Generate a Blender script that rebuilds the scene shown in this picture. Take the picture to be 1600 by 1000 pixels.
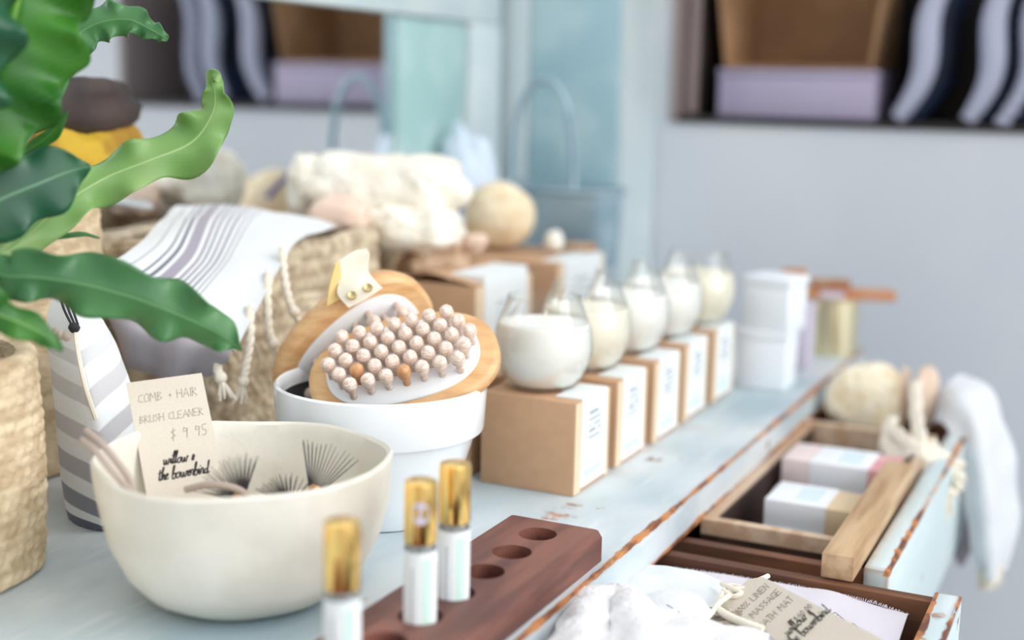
import bpy, bmesh, math, random
from math import sin, cos, pi, radians, atan, sqrt, floor, tan
from mathutils import Vector, Matrix, noise
random.seed(7)
S = bpy.context.scene
for o in list(bpy.data.objects): bpy.data.objects.remove(o)
COL = S.collection
# ---------------------------------------------------------------- camera
FPX, CH = 2050.0, 0.33
PITCH, ROLL, AL = atan(362/2050.), 0.022, radians(25.6)
FW = Vector((-sin(AL)*cos(PITCH), cos(AL)*cos(PITCH), -sin(PITCH)))
r0 = Vector((cos(AL), sin(AL), 0)); u0 = r0.cross(FW)
CR = r0*cos(ROLL)+u0*sin(ROLL); CU = -r0*sin(ROLL)+u0*cos(ROLL)
CC = Vector((0, 0, CH))
cam = bpy.data.cameras.new('camera'); co = bpy.data.objects.new('camera', cam); COL.objects.link(co)
mw = Matrix.Identity(4)
for i in range(3): mw[i][0] = CR[i]; mw[i][1] = CU[i]; mw[i][2] = -FW[i]; mw[i][3] = CC[i]
co.matrix_world = mw
cam.sensor_width = 36; cam.lens = FPX/1600*36; cam.clip_start = .02; cam.clip_end = 50
cam.dof.use_dof = True; cam.dof.focus_distance = 0.95; cam.dof.aperture_fstop = 2.3
S.camera = co
# ---------------------------------------------------------------- world, sun, exposure
W = bpy.data.worlds.new('world'); S.world = W; W.use_nodes = True
nt = W.node_tree; nt.nodes.clear()
def N(nt, t, **k):
    n = nt.nodes.new(t)
    for a, b in k.items(): setattr(n, a, b)
    return n
def mth(nt, op, a, b=None, c=None):
    n = N(nt, 'ShaderNodeMath', operation=op)
    for i, v in enumerate((a, b, c)):
        if v is None: continue
        if isinstance(v, (int, float)): n.inputs[i].default_value = v
        else: nt.links.new(v, n.inputs[i])
    return n.outputs[0]
def rgba(c): return (c[0], c[1], c[2], 1)
def mix(nt, f, a, b, bt='MIX'):
    n = N(nt, 'ShaderNodeMix', data_type='RGBA', blend_type=bt)
    if isinstance(f, (int, float)): n.inputs[0].default_value = f
    else: nt.links.new(f, n.inputs[0])
    for i, v in ((6, a), (7, b)):
        if isinstance(v, tuple): n.inputs[i].default_value = rgba(v)
        else: nt.links.new(v, n.inputs[i])
    return n.outputs[2]
tc = N(nt, 'ShaderNodeTexCoord'); sp = N(nt, 'ShaderNodeSeparateXYZ'); nt.links.new(tc.outputs['Generated'], sp.inputs[0])
X, Y, Z = sp.outputs
def smooth(nt, v, a, b):
    n = N(nt, 'ShaderNodeMapRange', interpolation_type='SMOOTHSTEP')
    nt.links.new(v, n.inputs[0]); n.inputs[1].default_value = a; n.inputs[2].default_value = b
    return n.outputs[0]
# a bright row of windows to the right (+X), a dimmer room behind the camera
win = mth(nt, 'MULTIPLY', smooth(nt, X, .62, .72), mth(nt, 'MULTIPLY', smooth(nt, Z, -.05, .02), smooth(nt, Z, .72, .6)))
back = smooth(nt, Y, -.45, -.8)
up = smooth(nt, Z, -.2, .9)
c1 = mix(nt, up, (.80, .82, .85), (1.16, 1.17, 1.19))
c2 = mix(nt, mth(nt, 'MULTIPLY', back, .35), c1, (.42, .40, .39))
c3 = mix(nt, win, c2, (3.6, 3.7, 3.8))
bg = N(nt, 'ShaderNodeBackground'); nt.links.new(c3, bg.inputs[0]); bg.inputs[1].default_value = 1.0
wo = N(nt, 'ShaderNodeOutputWorld'); nt.links.new(bg.outputs[0], wo.inputs[0])
sl = bpy.data.lights.new('daylight', 'SUN'); sl.energy = 1.25; sl.angle = radians(35); sl.color = (1, .97, .93)
so = bpy.data.objects.new('daylight', sl); COL.objects.link(so)
so.rotation_euler = Vector((-.75, -.35, -.60)).to_track_quat('-Z', 'Y').to_euler()
S.view_settings.view_transform = 'Standard'; S.view_settings.look = 'None'
S.view_settings.exposure = 0.0; S.view_settings.gamma = 1
# ---------------------------------------------------------------- helpers
def ray(px, py): return FW + CR*((px-800)/FPX) + CU*((500-py)/FPX)
def at(px, py, z=None, x=None, y=None, d=None):
    r = ray(px, py)
    if d is not None: k = d
    elif z is not None: k = (z-CC.z)/r.z
    elif x is not None: k = (x-CC.x)/r.x
    else: k = (y-CC.y)/r.y
    return CC + r*k
def lin(c): return tuple(((v/255)/12.92 if v/255 <= .04045 else ((v/255+.055)/1.055)**2.4) for v in c)
MATS = {}
def mat(name, col, rough=.6, metal=0, col2=None, scale=20, ramp=(.4, .6), bump=0, bscale=None, bdist=.002, stretch=(1, 1, 1), spec=.5,
        trans=0, sheen=0, sub=0, detail=4, coat=0):
    m = bpy.data.materials.new(name); m.use_nodes = True; t = m.node_tree; b = t.nodes['Principled BSDF']; MATS[name] = m
    b.inputs['Roughness'].default_value = rough; b.inputs['Metallic'].default_value = metal
    b.inputs['Specular IOR Level'].default_value = spec
    b.inputs['Base Color'].default_value = rgba(col)
    if sheen: b.inputs['Sheen Weight'].default_value = sheen
    if coat: b.inputs['Coat Weight'].default_value = coat; b.inputs['Coat Roughness'].default_value = .1
    if sub: b.inputs['Subsurface Weight'].default_value = sub; b.inputs['Subsurface Scale'].default_value = .01
    if trans: b.inputs['Transmission Weight'].default_value = trans
    c = N(t, 'ShaderNodeTexCoord'); mp = N(t, 'ShaderNodeMapping'); mp.inputs['Scale'].default_value = stretch
    t.links.new(c.outputs['Object'], mp.inputs[0])
    if col2:
        n = N(t, 'ShaderNodeTexNoise'); n.inputs['Scale'].default_value = scale; n.inputs['Detail'].default_value = detail
        t.links.new(mp.outputs[0], n.inputs['Vector'])
        f = smooth(t, n.outputs[0], ramp[0], ramp[1])
        t.links.new(mix(t, f, col, col2), b.inputs['Base Color'])
    if bump:
        n2 = N(t, 'ShaderNodeTexNoise'); n2.inputs['Scale'].default_value = bscale or scale; n2.inputs['Detail'].default_value = 5
        t.links.new(mp.outputs[0], n2.inputs['Vector'])
        bp = N(t, 'ShaderNodeBump'); bp.inputs['Strength'].default_value = bump; bp.inputs['Distance'].default_value = bdist
        t.links.new(n2.outputs[0], bp.inputs['Height']); t.links.new(bp.outputs[0], b.inputs['Normal'])
    return m
def bsdf(m): return m.node_tree.nodes['Principled BSDF']
def painted(name, col, col2, wearc, wearc2, rad=.006, thr=(.10, .22), patch=(.66, .74), pscale=14, lines=(), spots=(), deep=None):
    """old paint, rubbed through to the wood along the edges and in patches"""
    m = mat(name, col, rough=.55, bump=.5, bscale=60, bdist=.0008); t = m.node_tree; b = bsdf(m)
    c = N(t, 'ShaderNodeTexCoord')
    def nz(s, d=5, st=(1, 1, 1)):
        mp = N(t, 'ShaderNodeMapping'); mp.inputs['Scale'].default_value = st; t.links.new(c.outputs['Object'], mp.inputs[0])
        n = N(t, 'ShaderNodeTexNoise'); n.inputs['Scale'].default_value = s; n.inputs['Detail'].default_value = d
        t.links.new(mp.outputs[0], n.inputs['Vector']); return n.outputs[0]
    bv = N(t, 'ShaderNodeBevel'); bv.samples = 4; bv.inputs[0].default_value = rad
    g = N(t, 'ShaderNodeNewGeometry'); dt = N(t, 'ShaderNodeVectorMath', operation='DOT_PRODUCT')
    t.links.new(bv.outputs[0], dt.inputs[0]); t.links.new(g.outputs['True Normal'], dt.inputs[1])
    e = mth(t, 'SUBTRACT', 1.0, dt.outputs['Value'])
    e = mth(t, 'ADD', e, mth(t, 'MULTIPLY', mth(t, 'SUBTRACT', nz(38, 7), .5), .30))
    edge = smooth(t, e, thr[0], thr[1])
    sx = N(t, 'ShaderNodeSeparateXYZ'); t.links.new(c.outputs['Object'], sx.inputs[0])
    nn1, nn2 = nz(16, 8, (1, .35, 1)), nz(70, 5)
    jag = mth(t, 'ADD', mth(t, 'MULTIPLY', mth(t, 'SUBTRACT', nn1, .5), .020), mth(t, 'MULTIPLY', mth(t, 'SUBTRACT', nn2, .5), .006))
    for lx, lz, lw in lines:
        dd_ = mth(t, 'MAXIMUM', mth(t, 'ABSOLUTE', mth(t, 'SUBTRACT', sx.outputs[0], lx)), mth(t, 'ABSOLUTE', mth(t, 'SUBTRACT', sx.outputs[2], lz)))
        edge = mth(t, 'MAXIMUM', edge, smooth(t, mth(t, 'ADD', dd_, jag), lw, lw*.6))
    for px_, py_, pr_ in spots:
        q1 = mth(t, 'POWER', mth(t, 'DIVIDE', mth(t, 'SUBTRACT', sx.outputs[0], px_), pr_), 2.0); q2 = mth(t, 'POWER', mth(t, 'DIVIDE', mth(t, 'SUBTRACT', sx.outputs[1], py_), pr_*1.6), 2.0)
        rr_ = mth(t, 'ADD', mth(t, 'ADD', q1, q2), mth(t, 'MULTIPLY', mth(t, 'SUBTRACT', nz(60, 8), .5), 7.0))
        edge = mth(t, 'MAXIMUM', edge, mth(t, 'MULTIPLY', smooth(t, rr_, .6, -.4), .8))
    pat = smooth(t, mth(t, 'ADD', nz(pscale, 8), mth(t, 'MULTIPLY', mth(t, 'SUBTRACT', nz(110, 3, (1, .5, 1)), .5), .25)), patch[0], patch[1])
    base = mix(t, smooth(t, nz(9, 6, (1, .4, 1)), .35, .65), col, col2)
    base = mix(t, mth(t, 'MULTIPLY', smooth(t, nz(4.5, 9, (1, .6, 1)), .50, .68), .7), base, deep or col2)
    base = mix(t, mth(t, 'MULTIPLY', smooth(t, nz(90, 4, (1, .12, 1)), .55, .75), .35), base, lin((232, 236, 236)))
    wc = mix(t, smooth(t, nz(35), .4, .6), wearc, wearc2)
    t.links.new(mix(t, mth(t, 'MAXIMUM', edge, pat), base, wc), b.inputs['Base Color'])
    return m
def obj(name, bm, m, parent=None, smooth_=True, recalc=True):
    if isinstance(bm, bmesh.types.BMesh):
        me = bpy.data.meshes.new(name)
        if recalc: bmesh.ops.recalc_face_normals(bm, faces=bm.faces)
        bm.to_mesh(me); bm.free()
        if smooth_:
            for p in me.polygons: p.use_smooth = True
            try: me.set_sharp_from_angle(angle=radians(40))
            except Exception: pass
    else: me = bm
    if m is not None and not me.materials:
        for mm in (m if isinstance(m, (list, tuple)) else [m]): me.materials.append(MATS[mm] if isinstance(mm, str) else mm)
    o = bpy.data.objects.new(name, me); COL.objects.link(o)
    if parent is not None:
        o.parent = parent
        o.matrix_parent_inverse = Matrix.Translation(-Vector(parent.get('_w', (0, 0, 0))))
    return o
def tag(o, label, cat, group=None, kind=None):
    o['label'] = label; o['category'] = cat
    if group: o['group'] = group
    if kind: o['kind'] = kind
    return o
def thing(name, label, cat, loc, group=None):
    o = bpy.data.objects.new(name, None); COL.objects.link(o); o.location = loc; o.empty_display_size = .01
    o['_w'] = tuple(loc); return tag(o, label, cat, group)
def struct(name, bm, m, **k):
    o = obj(name, bm, m, **k); o['kind'] = 'structure'; return o
def dup(root, delta, label=None, rot=0):
    r = root.copy(); COL.objects.link(r); r.location = root.location + Vector(delta); r.rotation_euler.z += rot
    if label: r['label'] = label
    for ch in list(root.children):
        c = ch.copy(); COL.objects.link(c); c.parent = r; c.matrix_parent_inverse = ch.matrix_parent_inverse
        for g in ch.children:
            d = g.copy(); COL.objects.link(d); d.parent = c; d.matrix_parent_inverse = g.matrix_parent_inverse
    return r
def box(bm, x0, x1, y0, y1, z0, z1, bev=0, seg=2, M=None):
    vs = [bm.verts.new((x, y, z)) for z in (z0, z1) for y in (y0, y1) for x in (x0, x1)]
    if M is not None:
        for v in vs: v.co = M @ v.co
    fs = [bm.faces.new([vs[i] for i in q]) for q in ((0, 2, 3, 1), (4, 5, 7, 6), (0, 1, 5, 4), (2, 6, 7, 3), (0, 4, 6, 2), (1, 3, 7, 5))]
    if bev:
        es = {e for f in fs for e in f.edges}
        bmesh.ops.bevel(bm, geom=list(es), offset=bev, segments=seg, affect='EDGES', profile=.5)
    return bm
def BX(*a, **k): return box(bmesh.new(), *a, **k)
def lathe(bm, prof, c=(0, 0, 0), n=48, wob=0, M=None, close=False):
    rings = []
    c = Vector(c)
    for (r, z) in prof:
        ring = []
        for i in range(n):
            a = 2*pi*i/n
            p = Vector((r*cos(a), r*sin(a), z))
            if wob and r > 1e-5:
                q = noise.noise(Vector((p.x*22, p.y*22, z*22))); p.x *= 1+wob*q; p.y *= 1+wob*q
            if M is not None: p = M @ p
            ring.append(bm.verts.new(p + c))
        rings.append(ring)
    for a, b in zip(rings, rings[1:]):
        for i in range(n): bm.faces.new((a[i], a[(i+1) % n], b[(i+1) % n], b[i]))
    for ring, (r, z) in ((rings[0], prof[0]), (rings[-1], prof[-1])):
        if close or r > 1e-5: pass
    if close:
        for i in range(n): bm.faces.new((rings[-1][i], rings[-1][(i+1) % n], rings[0][(i+1) % n], rings[0][i]))
    else:
        bm.faces.new(rings[0]); bm.faces.new(rings[-1])
    return bm
def cr(p0, p1, p2, p3, t):
    return .5*((2*p1)+(p2-p0)*t+(2*p0-5*p1+4*p2-p3)*t*t+(3*p1-p0-3*p2+p3)*t*t*t)
def spline(pts, n):
    pts = [p if isinstance(p, (int, float)) else Vector(p) for p in pts]; m = len(pts)-1; out = []
    for i in range(n+1):
        f = i/n*m; k = min(int(f), m-1); t = f-k
        p0 = pts[k-1] if k > 0 else pts[0]*2-pts[1]
        p3 = pts[k+2] if k+2 <= m else pts[m]*2-pts[m-1]
        out.append(cr(p0, pts[k], pts[k+1], p3, t))
    return out
def tube(bm, pts, r, n=8, cap=True):
    pts = [Vector(p) for p in pts]; rs = r if isinstance(r, (list, tuple)) else [r]*len(pts)
    rings = []; up = None
    for i, p in enumerate(pts):
        d = (pts[min(i+1, len(pts)-1)]-pts[max(i-1, 0)])
        if d.length < 1e-9: d = Vector((0, 0, 1))
        d.normalize()
        if up is None: up = d.orthogonal().normalized()
        up = (up-d*up.dot(d));
        if up.length < 1e-6: up = d.orthogonal()
        up.normalize(); s = d.cross(up)
        rings.append([bm.verts.new(p+(up*cos(2*pi*k/n)+s*sin(2*pi*k/n))*rs[i]) for k in range(n)])
    for a, b in zip(rings, rings[1:]):
        for k in range(n): bm.faces.new((a[k], a[(k+1) % n], b[(k+1) % n], b[k]))
    if cap: bm.faces.new(rings[0]); bm.faces.new(rings[-1])
    return bm
def sheet(bm, rows, nu, nv, wr=0, ws=30, seed=0, disp=None, thick=0, uvscale=(1, 1)):
    """smooth cloth through a grid of control points; rows[v][u]"""
    rr = [spline(r, nu) for r in rows]
    g = [spline([rr[k][i] for k in range(len(rr))], nv) for i in range(nu+1)]   # g[u][v]
    nrm = [[None]*(nv+1) for _ in range(nu+1)]
    for i in range(nu+1):
        for j in range(nv+1):
            a = g[min(i+1, nu)][j]-g[max(i-1, 0)][j]; b = g[i][min(j+1, nv)]-g[i][max(j-1, 0)]
            n = a.cross(b); nrm[i][j] = n.normalized() if n.length > 1e-12 else Vector((0, 0, 1))
    uvl = bm.loops.layers.uv.verify()
    def P(i, j, side):
        p = g[i][j].copy(); n = nrm[i][j]
        if wr: p += n*wr*noise.noise(Vector((p.x*ws+seed, p.y*ws, p.z*ws)))*2
        if disp: p += n*disp(i/nu, j/nv)
        return p + n*thick*.5*side
    sides = (1, -1) if thick else (1,)
    grids = []
    for s in sides:
        vs = [[bm.verts.new(P(i, j, s)) for j in range(nv+1)] for i in range(nu+1)]; grids.append(vs)
        for i in range(nu):
            for j in range(nv):
                q = [(i, j), (i+1, j), (i+1, j+1), (i, j+1)]
                if s < 0: q = q[::-1]
                f = bm.faces.new([vs[a][b] for a, b in q])
                for l, (a, b) in zip(f.loops, q): l[uvl].uv = (a/nu*uvscale[0], b/nv*uvscale[1])
    if thick:
        A, B = grids
        per = [(i, 0) for i in range(nu)]+[(nu, j) for j in range(nv)]+[(i, nv) for i in range(nu, 0, -1)]+[(0, j) for j in range(nv, 0, -1)]
        for k in range(len(per)):
            a, b = per[k], per[(k+1) % len(per)]
            f = bm.faces.new((A[a[0]][a[1]], B[a[0]][a[1]], B[b[0]][b[1]], A[b[0]][b[1]]))
            for l, (c, d) in zip(f.loops, (a, a, b, b)): l[uvl].uv = (c/nu*uvscale[0], d/nv*uvscale[1])
    return bm
def frame(c, n, m):
    """matrix with local z along n, local x along m, at c"""
    n = Vector(n).normalized(); m = Vector(m); m = (m-n*m.dot(n)).normalized(); k = n.cross(m)
    M = Matrix.Identity(4)
    for i in range(3): M[i][0] = m[i]; M[i][1] = k[i]; M[i][2] = n[i]; M[i][3] = c[i]
    return M
def loftcap(bm, secs, n, capA=True, capB=True):
    """sections = list of vertex rings (lists of Vector)"""
    rings = [[bm.verts.new(p) for p in s] for s in secs]
    for a, b in zip(rings, rings[1:]):
        for i in range(n): bm.faces.new((a[i], a[(i+1) % n], b[(i+1) % n], b[i]))
    if capA: bm.faces.new(rings[0])
    if capB: bm.faces.new(rings[-1])
    return bm
def oval(a, b, n=64, e=2.0):
    out = []
    for i in range(n):
        t = 2*pi*i/n; c, s = cos(t), sin(t)
        out.append((a*abs(c)**(2/e)*(1 if c >= 0 else -1), b*abs(s)**(2/e)*(1 if s >= 0 else -1)))
    return out
def ovalsolid(bm, prof, M, n=64, e=2.2):
    """prof: (a, b, z) rings"""
    return loftcap(bm, [[M @ Vector((x, y, z)) for x, y in oval(a, b, n, e)] for a, b, z in prof], n)
def blob(bm, c, r, sub=3, wr=0, ws=30, sq=(1, 1, 1), M=None, seed=0):
    res = bmesh.ops.create_icosphere(bm, subdivisions=sub, radius=1)
    for v in res['verts']:
        p = v.co.normalized(); k = 1+wr*noise.noise(p*ws*.1+Vector((seed, 0, 0)))
        q = Vector((p.x*r*sq[0], p.y*r*sq[1], p.z*r*sq[2]))*k
        if M is not None: q = M @ q
        v.co = q+Vector(c)
    return bm
# stroke lettering
SCR = {'w': ([[(0, .9), (.08, .1), (.3, .05), (.42, .8), (.5, .08), (.75, .05), (.88, .9), (1.05, .75)]], 1.05),
 'i': ([[(0, .2), (.2, .9), (.22, .05), (.45, .2)], [(.3, 1.3), (.33, 1.42)]], .42),
 'l': ([[(0, .2), (.25, 1.5), (.32, 2.1), (.12, 1.9), (.12, .1), (.4, .2)]], .38),
 'o': ([[(.35, .9), (.05, .6), (.12, .05), (.5, .1), (.55, .75), (.35, .9), (.8, .75)]], .75),
 't': ([[(.15, 1.7), (.1, .1), (.4, .15)], [(-.1, 1.15), (.45, 1.3)]], .42),
 'h': ([[(0, .2), (.28, 2.0), (.12, 1.8), (.05, 0), (.3, .85), (.45, .8), (.45, .05), (.65, .2)]], .62),
 'e': ([[(.05, .4), (.4, .65), (.3, .95), (.05, .6), (.12, .05), (.5, .2)]], .5),
 'b': ([[(.1, .5), (.3, 2.0), (.12, 1.9), (.08, .05), (.5, .1), (.5, .7), (.2, .75), (.62, .85)]], .62),
 'r': ([[(0, .2), (.12, .95), (.4, .85), (.38, .05), (.62, .2)]], .55),
 'd': ([[(.5, .8), (.1, .6), (.12, .05), (.45, .2), (.7, 1.9), (.6, 1.9), (.55, .05), (.85, .25)]], .75),
 '&': ([[(.4, .1), (.1, .1), (.15, .55), (.45, .6), (.35, 1.0), (.15, .8), (.45, .1)]], .6), ' ': ([], .55)}
CAP = {'A': ([[(0, 0), (.3, 1), (.6, 0)], [(.12, .35), (.5, .4)]], .7), 'B': ([[(0, 0), (.05, 1), (.4, .85), (.05, .52), (.5, .3), (0, 0)]], .6),
 'C': ([[(.5, .9), (.1, .8), (0, .2), (.5, .05)]], .6), 'E': ([[(.5, 1), (0, .95), (0, 0), (.5, .05)], [(0, .5), (.4, .5)]], .6),
 'F': ([[(.5, 1), (0, .95), (0, 0)], [(0, .5), (.4, .5)]], .55), 'G': ([[(.5, .9), (.1, .9), (0, .2), (.5, 0), (.5, .4), (.25, .4)]], .6),
 'H': ([[(0, 1), (0, 0)], [(.5, 1), (.5, 0)], [(0, .5), (.5, .52)]], .65), 'I': ([[(.1, 1), (.08, 0)]], .25),
 'L': ([[(0, 1), (0, 0), (.45, .03)]], .52), 'M': ([[(0, 0), (.05, 1), (.3, .4), (.55, 1), (.6, 0)]], .75), 'N': ([[(0, 0), (.02, 1), (.45, 0), (.5, 1)]], .65),
 'O': ([[(.25, 1), (0, .6), (.1, .05), (.45, .15), (.5, .8), (.25, 1)]], .62), 'R': ([[(0, 0), (.03, 1), (.42, .8), (.05, .5), (.5, 0)]], .6),
 'S': ([[(.45, .92), (.05, .8), (.42, .35), (0, .05)]], .55), 'T': ([[(0, 1), (.5, 1)], [(.25, 1), (.25, 0)]], .55), 'U': ([[(0, 1), (.05, .05), (.42, .05), (.48, 1)]], .6),
 '+': ([[(.1, .45), (.45, .45)], [(.27, .65), (.27, .25)]], .55), '$': ([[(.45, .85), (.08, .75), (.42, .35), (.02, .15)], [(.27, 1.05), (.22, -.08)]], .6),
 '9': ([[(.4, .8), (.1, .95), (.05, .6), (.38, .65), (.4, .85), (.3, 0)]], .55), '5': ([[(.45, 1), (.1, .98), (.08, .6), (.4, .45), (.35, .08), (0, .05)]], .55),
 '.': ([[(.1, .0), (.13, .06)]], .25), '1': ([[(.1, .85), (.22, 1), (.2, 0)]], .35), '0': ([[(.25, 1), (.03, .5), (.2, 0), (.42, .5), (.25, 1)]], .5),
 '%': ([[(.5, 1), (0, 0)], [(.1, .9), (.05, .75), (.2, .8), (.1, .9)], [(.4, .25), (.35, .1), (.5, .1), (.4, .25)]], .6),
 '4': ([[(.35, 1), (0, .4), (.5, .42)], [(.35, .7), (.33, 0)]], .55), ' ': ([], .45)}
def letters(bm, text, font, M, x, y, h, w, slant=.15, lift=.0003):
    for ch in text:
        st, adv = font[ch]
        for s in st:
            pts = spline([Vector((a+b*slant, b, 0)) for a, b in s], max(4, len(s)*4)) if font is SCR else [Vector((a+b*slant, b, 0)) for a, b in s]
            pts = [Vector((x+p.x*h, y+p.y*h+random.uniform(-1, 1)*h*.015, 0)) for p in pts]
            tube(bm, [M @ (p+Vector((0, 0, lift))) for p in pts], w, n=5)
        x += adv*h
    return x
# ---------------------------------------------------------------- materials
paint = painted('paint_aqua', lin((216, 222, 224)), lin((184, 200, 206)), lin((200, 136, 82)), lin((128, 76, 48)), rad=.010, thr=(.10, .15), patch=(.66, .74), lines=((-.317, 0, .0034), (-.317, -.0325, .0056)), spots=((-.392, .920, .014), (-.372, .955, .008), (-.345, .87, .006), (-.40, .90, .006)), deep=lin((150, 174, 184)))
painted('paint_aqua_front', lin((198, 216, 218)), lin((210, 224, 225)), lin((204, 136, 78)), lin((110, 66, 48)), rad=.009, thr=(.10, .15), patch=(.70, .76), lines=((-.150, -.030, .0030), (-.093, -.030, .0034), (-.1125, -.030, .003)), spots=((-.101, .925, .007),))
mat('paint_teal', lin((158, 192, 190)), .6, col2=lin((178, 205, 203)), scale=8)
mat('paint_pale', lin((196, 210, 212)), .6, col2=lin((208, 218, 218)), scale=7)
mat('paint_blue', lin((158, 190, 200)), .6, col2=lin((182, 206, 212)), scale=9)
mat('wall_paint', lin((221, 224, 228)), .8, col2=lin((213, 218, 225)), scale=2)
mat('floor_boards', lin((130, 130, 135)), .7, col2=lin((105, 104, 108)), scale=6)
mat('tray_dark', lin((70, 46, 36)), .6, col2=lin((48, 32, 27)), scale=30, stretch=(1, .15, 1), bump=.3)
mat('drawer_wood', lin((128, 84, 56)), .6, col2=lin((92, 58, 40)), scale=40, stretch=(.15, 1, 1), bump=.3)
mat('pale_wood', lin((214, 188, 162)), .6, col2=lin((192, 160, 130)), scale=60, stretch=(1, .12, 1), bump=.25)
mat('rod_wood', lin((206, 176, 138)), .6, col2=lin((168, 132, 95)), scale=55, stretch=(1, .10, 1), bump=.35, ramp=(.35, .62))
mat('walnut', lin((132, 84, 70)), .5, col2=lin((88, 52, 46)), scale=55, stretch=(1, .12, 1), bump=.3, ramp=(.35, .65))
mat('beech', lin((222, 180, 128)), .42, col2=lin((205, 156, 104)), scale=38, stretch=(1, 1, 4), ramp=(.35, .65), bump=.1)
mat('nub_wood_tan', lin((214, 164, 118)), .55, col2=lin((196, 142, 98)), scale=200)
mat('nub_wood', lin((240, 226, 214)), .55, col2=lin((216, 186, 166)), scale=260, stretch=(1, 1, 3), ramp=(.4, .62))
mat('pad_rubber', lin((232, 234, 236)), .45)
mat('leather_cream', lin((244, 238, 218)), .5, bump=.1, bscale=200, bdist=.0003)
mat('yellow_strap', lin((232, 205, 138)), .6)
mat('brass', (.72, .55, .28), .3, 1)
mat('gold', (1.0, .66, .22), .16, 1)
mat('tin_gold', (.86, .78, .52), .3, 1)
mat('enamel_white', lin((238, 243, 246)), .2, coat=.6)
mat('bowl_clay', lin((228, 224, 212)), .55, col2=lin((218, 213, 200)), scale=18, bump=.6, bscale=14, bdist=.006)
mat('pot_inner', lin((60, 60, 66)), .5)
mat('kraft', lin((194, 156, 122)), .8, col2=lin((190, 152, 118)), scale=90, bump=.1)
mat('kraft_edge', lin((226, 204, 174)), .8)
mat('kraft_inside', lin((170, 132, 96)), .8, col2=lin((152, 116, 82)), scale=8)
mat('label_white', lin((234, 240, 241)), .55)
mat('label_grey', lin((150, 156, 170)), .7); mat('label_green', lin((200, 228, 218)), .7)
mat('wax', lin((250, 248, 238)), .45, sub=.2); mat('wax_cream', lin((248, 240, 218)), .45, sub=.2)
mat('bottle_glass', lin((240, 245, 245)), .08, trans=.85)
g = mat('clear_glass', (1, 1, 1), .0); t = g.node_tree      # thin blown glass: see-through, glossy at grazing angles
tb = N(t, 'ShaderNodeBsdfTransparent'); tb.inputs[0].default_value = (.985, .99, .99, 1); gb = N(t, 'ShaderNodeBsdfGlossy'); gb.inputs['Roughness'].default_value = .03
fr0 = N(t, 'ShaderNodeLayerWeight'); fr0.inputs[0].default_value = .28; fr = mth(t, 'MULTIPLY', fr0.outputs['Facing'], .55); ms = N(t, 'ShaderNodeMixShader')
t.links.new(fr, ms.inputs[0]); t.links.new(tb.outputs[0], ms.inputs[1]); t.links.new(gb.outputs[0], ms.inputs[2]); t.links.new(ms.outputs[0], t.nodes['Material Output'].inputs[0])
mat('card', lin((212, 203, 188)), .85, col2=lin((208, 198, 183)), scale=900, bump=.05)
mat('ink', lin((28, 24, 26)), .6); mat('pencil', lin((158, 148, 140)), .8); mat('pen', lin((95, 88, 95)), .8)
mat('bristle', lin((92, 86, 84)), .6, col2=lin((62, 58, 60)), scale=80)
mat('twine', lin((176, 160, 148)), .8)
mat('cream_cord', lin((238, 230, 214)), .85, bump=.5, bscale=300, bdist=.0008)
mat('terry', lin((234, 234, 236)), .95, bump=1, bscale=220, bdist=.004, sheen=.4)
mat('gauze', lin((222, 228, 232)), .9, bump=.7, bscale=120, bdist=.002, sheen=.3)
mat('linen_grey', lin((212, 207, 216)), .95, bump=.5, bscale=200, bdist=.0012, sheen=.2)
mat('towel_white', lin((222, 226, 229)), .95, bump=.6, bscale=140, bdist=.002, sheen=.3)
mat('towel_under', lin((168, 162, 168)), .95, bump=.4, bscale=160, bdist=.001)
mat('sisal', lin((150, 138, 122)), .95, col2=lin((205, 198, 185)), scale=200, bump=1, bscale=260, bdist=.003)
mat('soap_cream', lin((226, 204, 168)), .5); mat('soap_pink', lin((216, 150, 156)), .5, col2=lin((226, 176, 176)), scale=60)
mat('soap_paper', lin((238, 242, 247)), .6); mat('soap_print', lin((214, 230, 240)), .7); mat('soap_pinkpaper', lin((228, 212, 210)), .6)
mat('loofah', lin((242, 228, 198)), .9, col2=lin((228, 206, 168)), scale=30, bump=1, bscale=60, bdist=.006)
mat('brush_fibre', lin((232, 216, 182)), .9, col2=lin((242, 234, 210)), scale=60, bump=1, bscale=120, bdist=.004)
mat('disc_wood', lin((232, 208, 186)), .6, col2=lin((220, 192, 168)), scale=30)
mat('knit_cream', lin((242, 238, 226)), .95, bump=1, bscale=50, bdist=.008, col2=lin((232, 224, 206)), scale=30, sheen=.3)
mat('shell_pink', lin((226, 200, 180)), .6); mat('tan_skin', lin((168, 120, 88)), .7, col2=lin((196, 168, 140)), scale=20, bump=.6)
mat('paleblue_cloth', lin((214, 228, 242)), .9, bump=.4, bscale=40, bdist=.006); mat('navy', lin((70, 80, 150)), .7)
mat('galvanised', lin((140, 166, 180)), .4, .35, col2=lin((165, 188, 198)), scale=14)
mat('white_card', lin((236, 241, 246)), .7); mat('lilac_card', lin((205, 196, 212)), .7); mat('lilac_box', lin((176, 166, 190)), .7, col2=lin((168, 158, 184)), scale=5)
mat('reclaimed', lin((196, 130, 92)), .7, col2=lin((212, 160, 118)), scale=20)
mat('niche_dark', lin((26, 26, 30)), .7, col2=lin((50, 42, 36)), scale=5)
mat('niche_edge', lin((150, 135, 132)), .7)
mat('denim', lin((50, 72, 110)), .8, col2=lin((24, 34, 54)), scale=6); mat('cushion_edge', lin((182, 186, 206)), .8)
mat('soil', lin((52, 38, 30)), 1, col2=lin((34, 26, 22)), scale=60, bump=1, bdist=.01)
mat('black_cord', lin((44, 42, 46)), .8)
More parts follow.
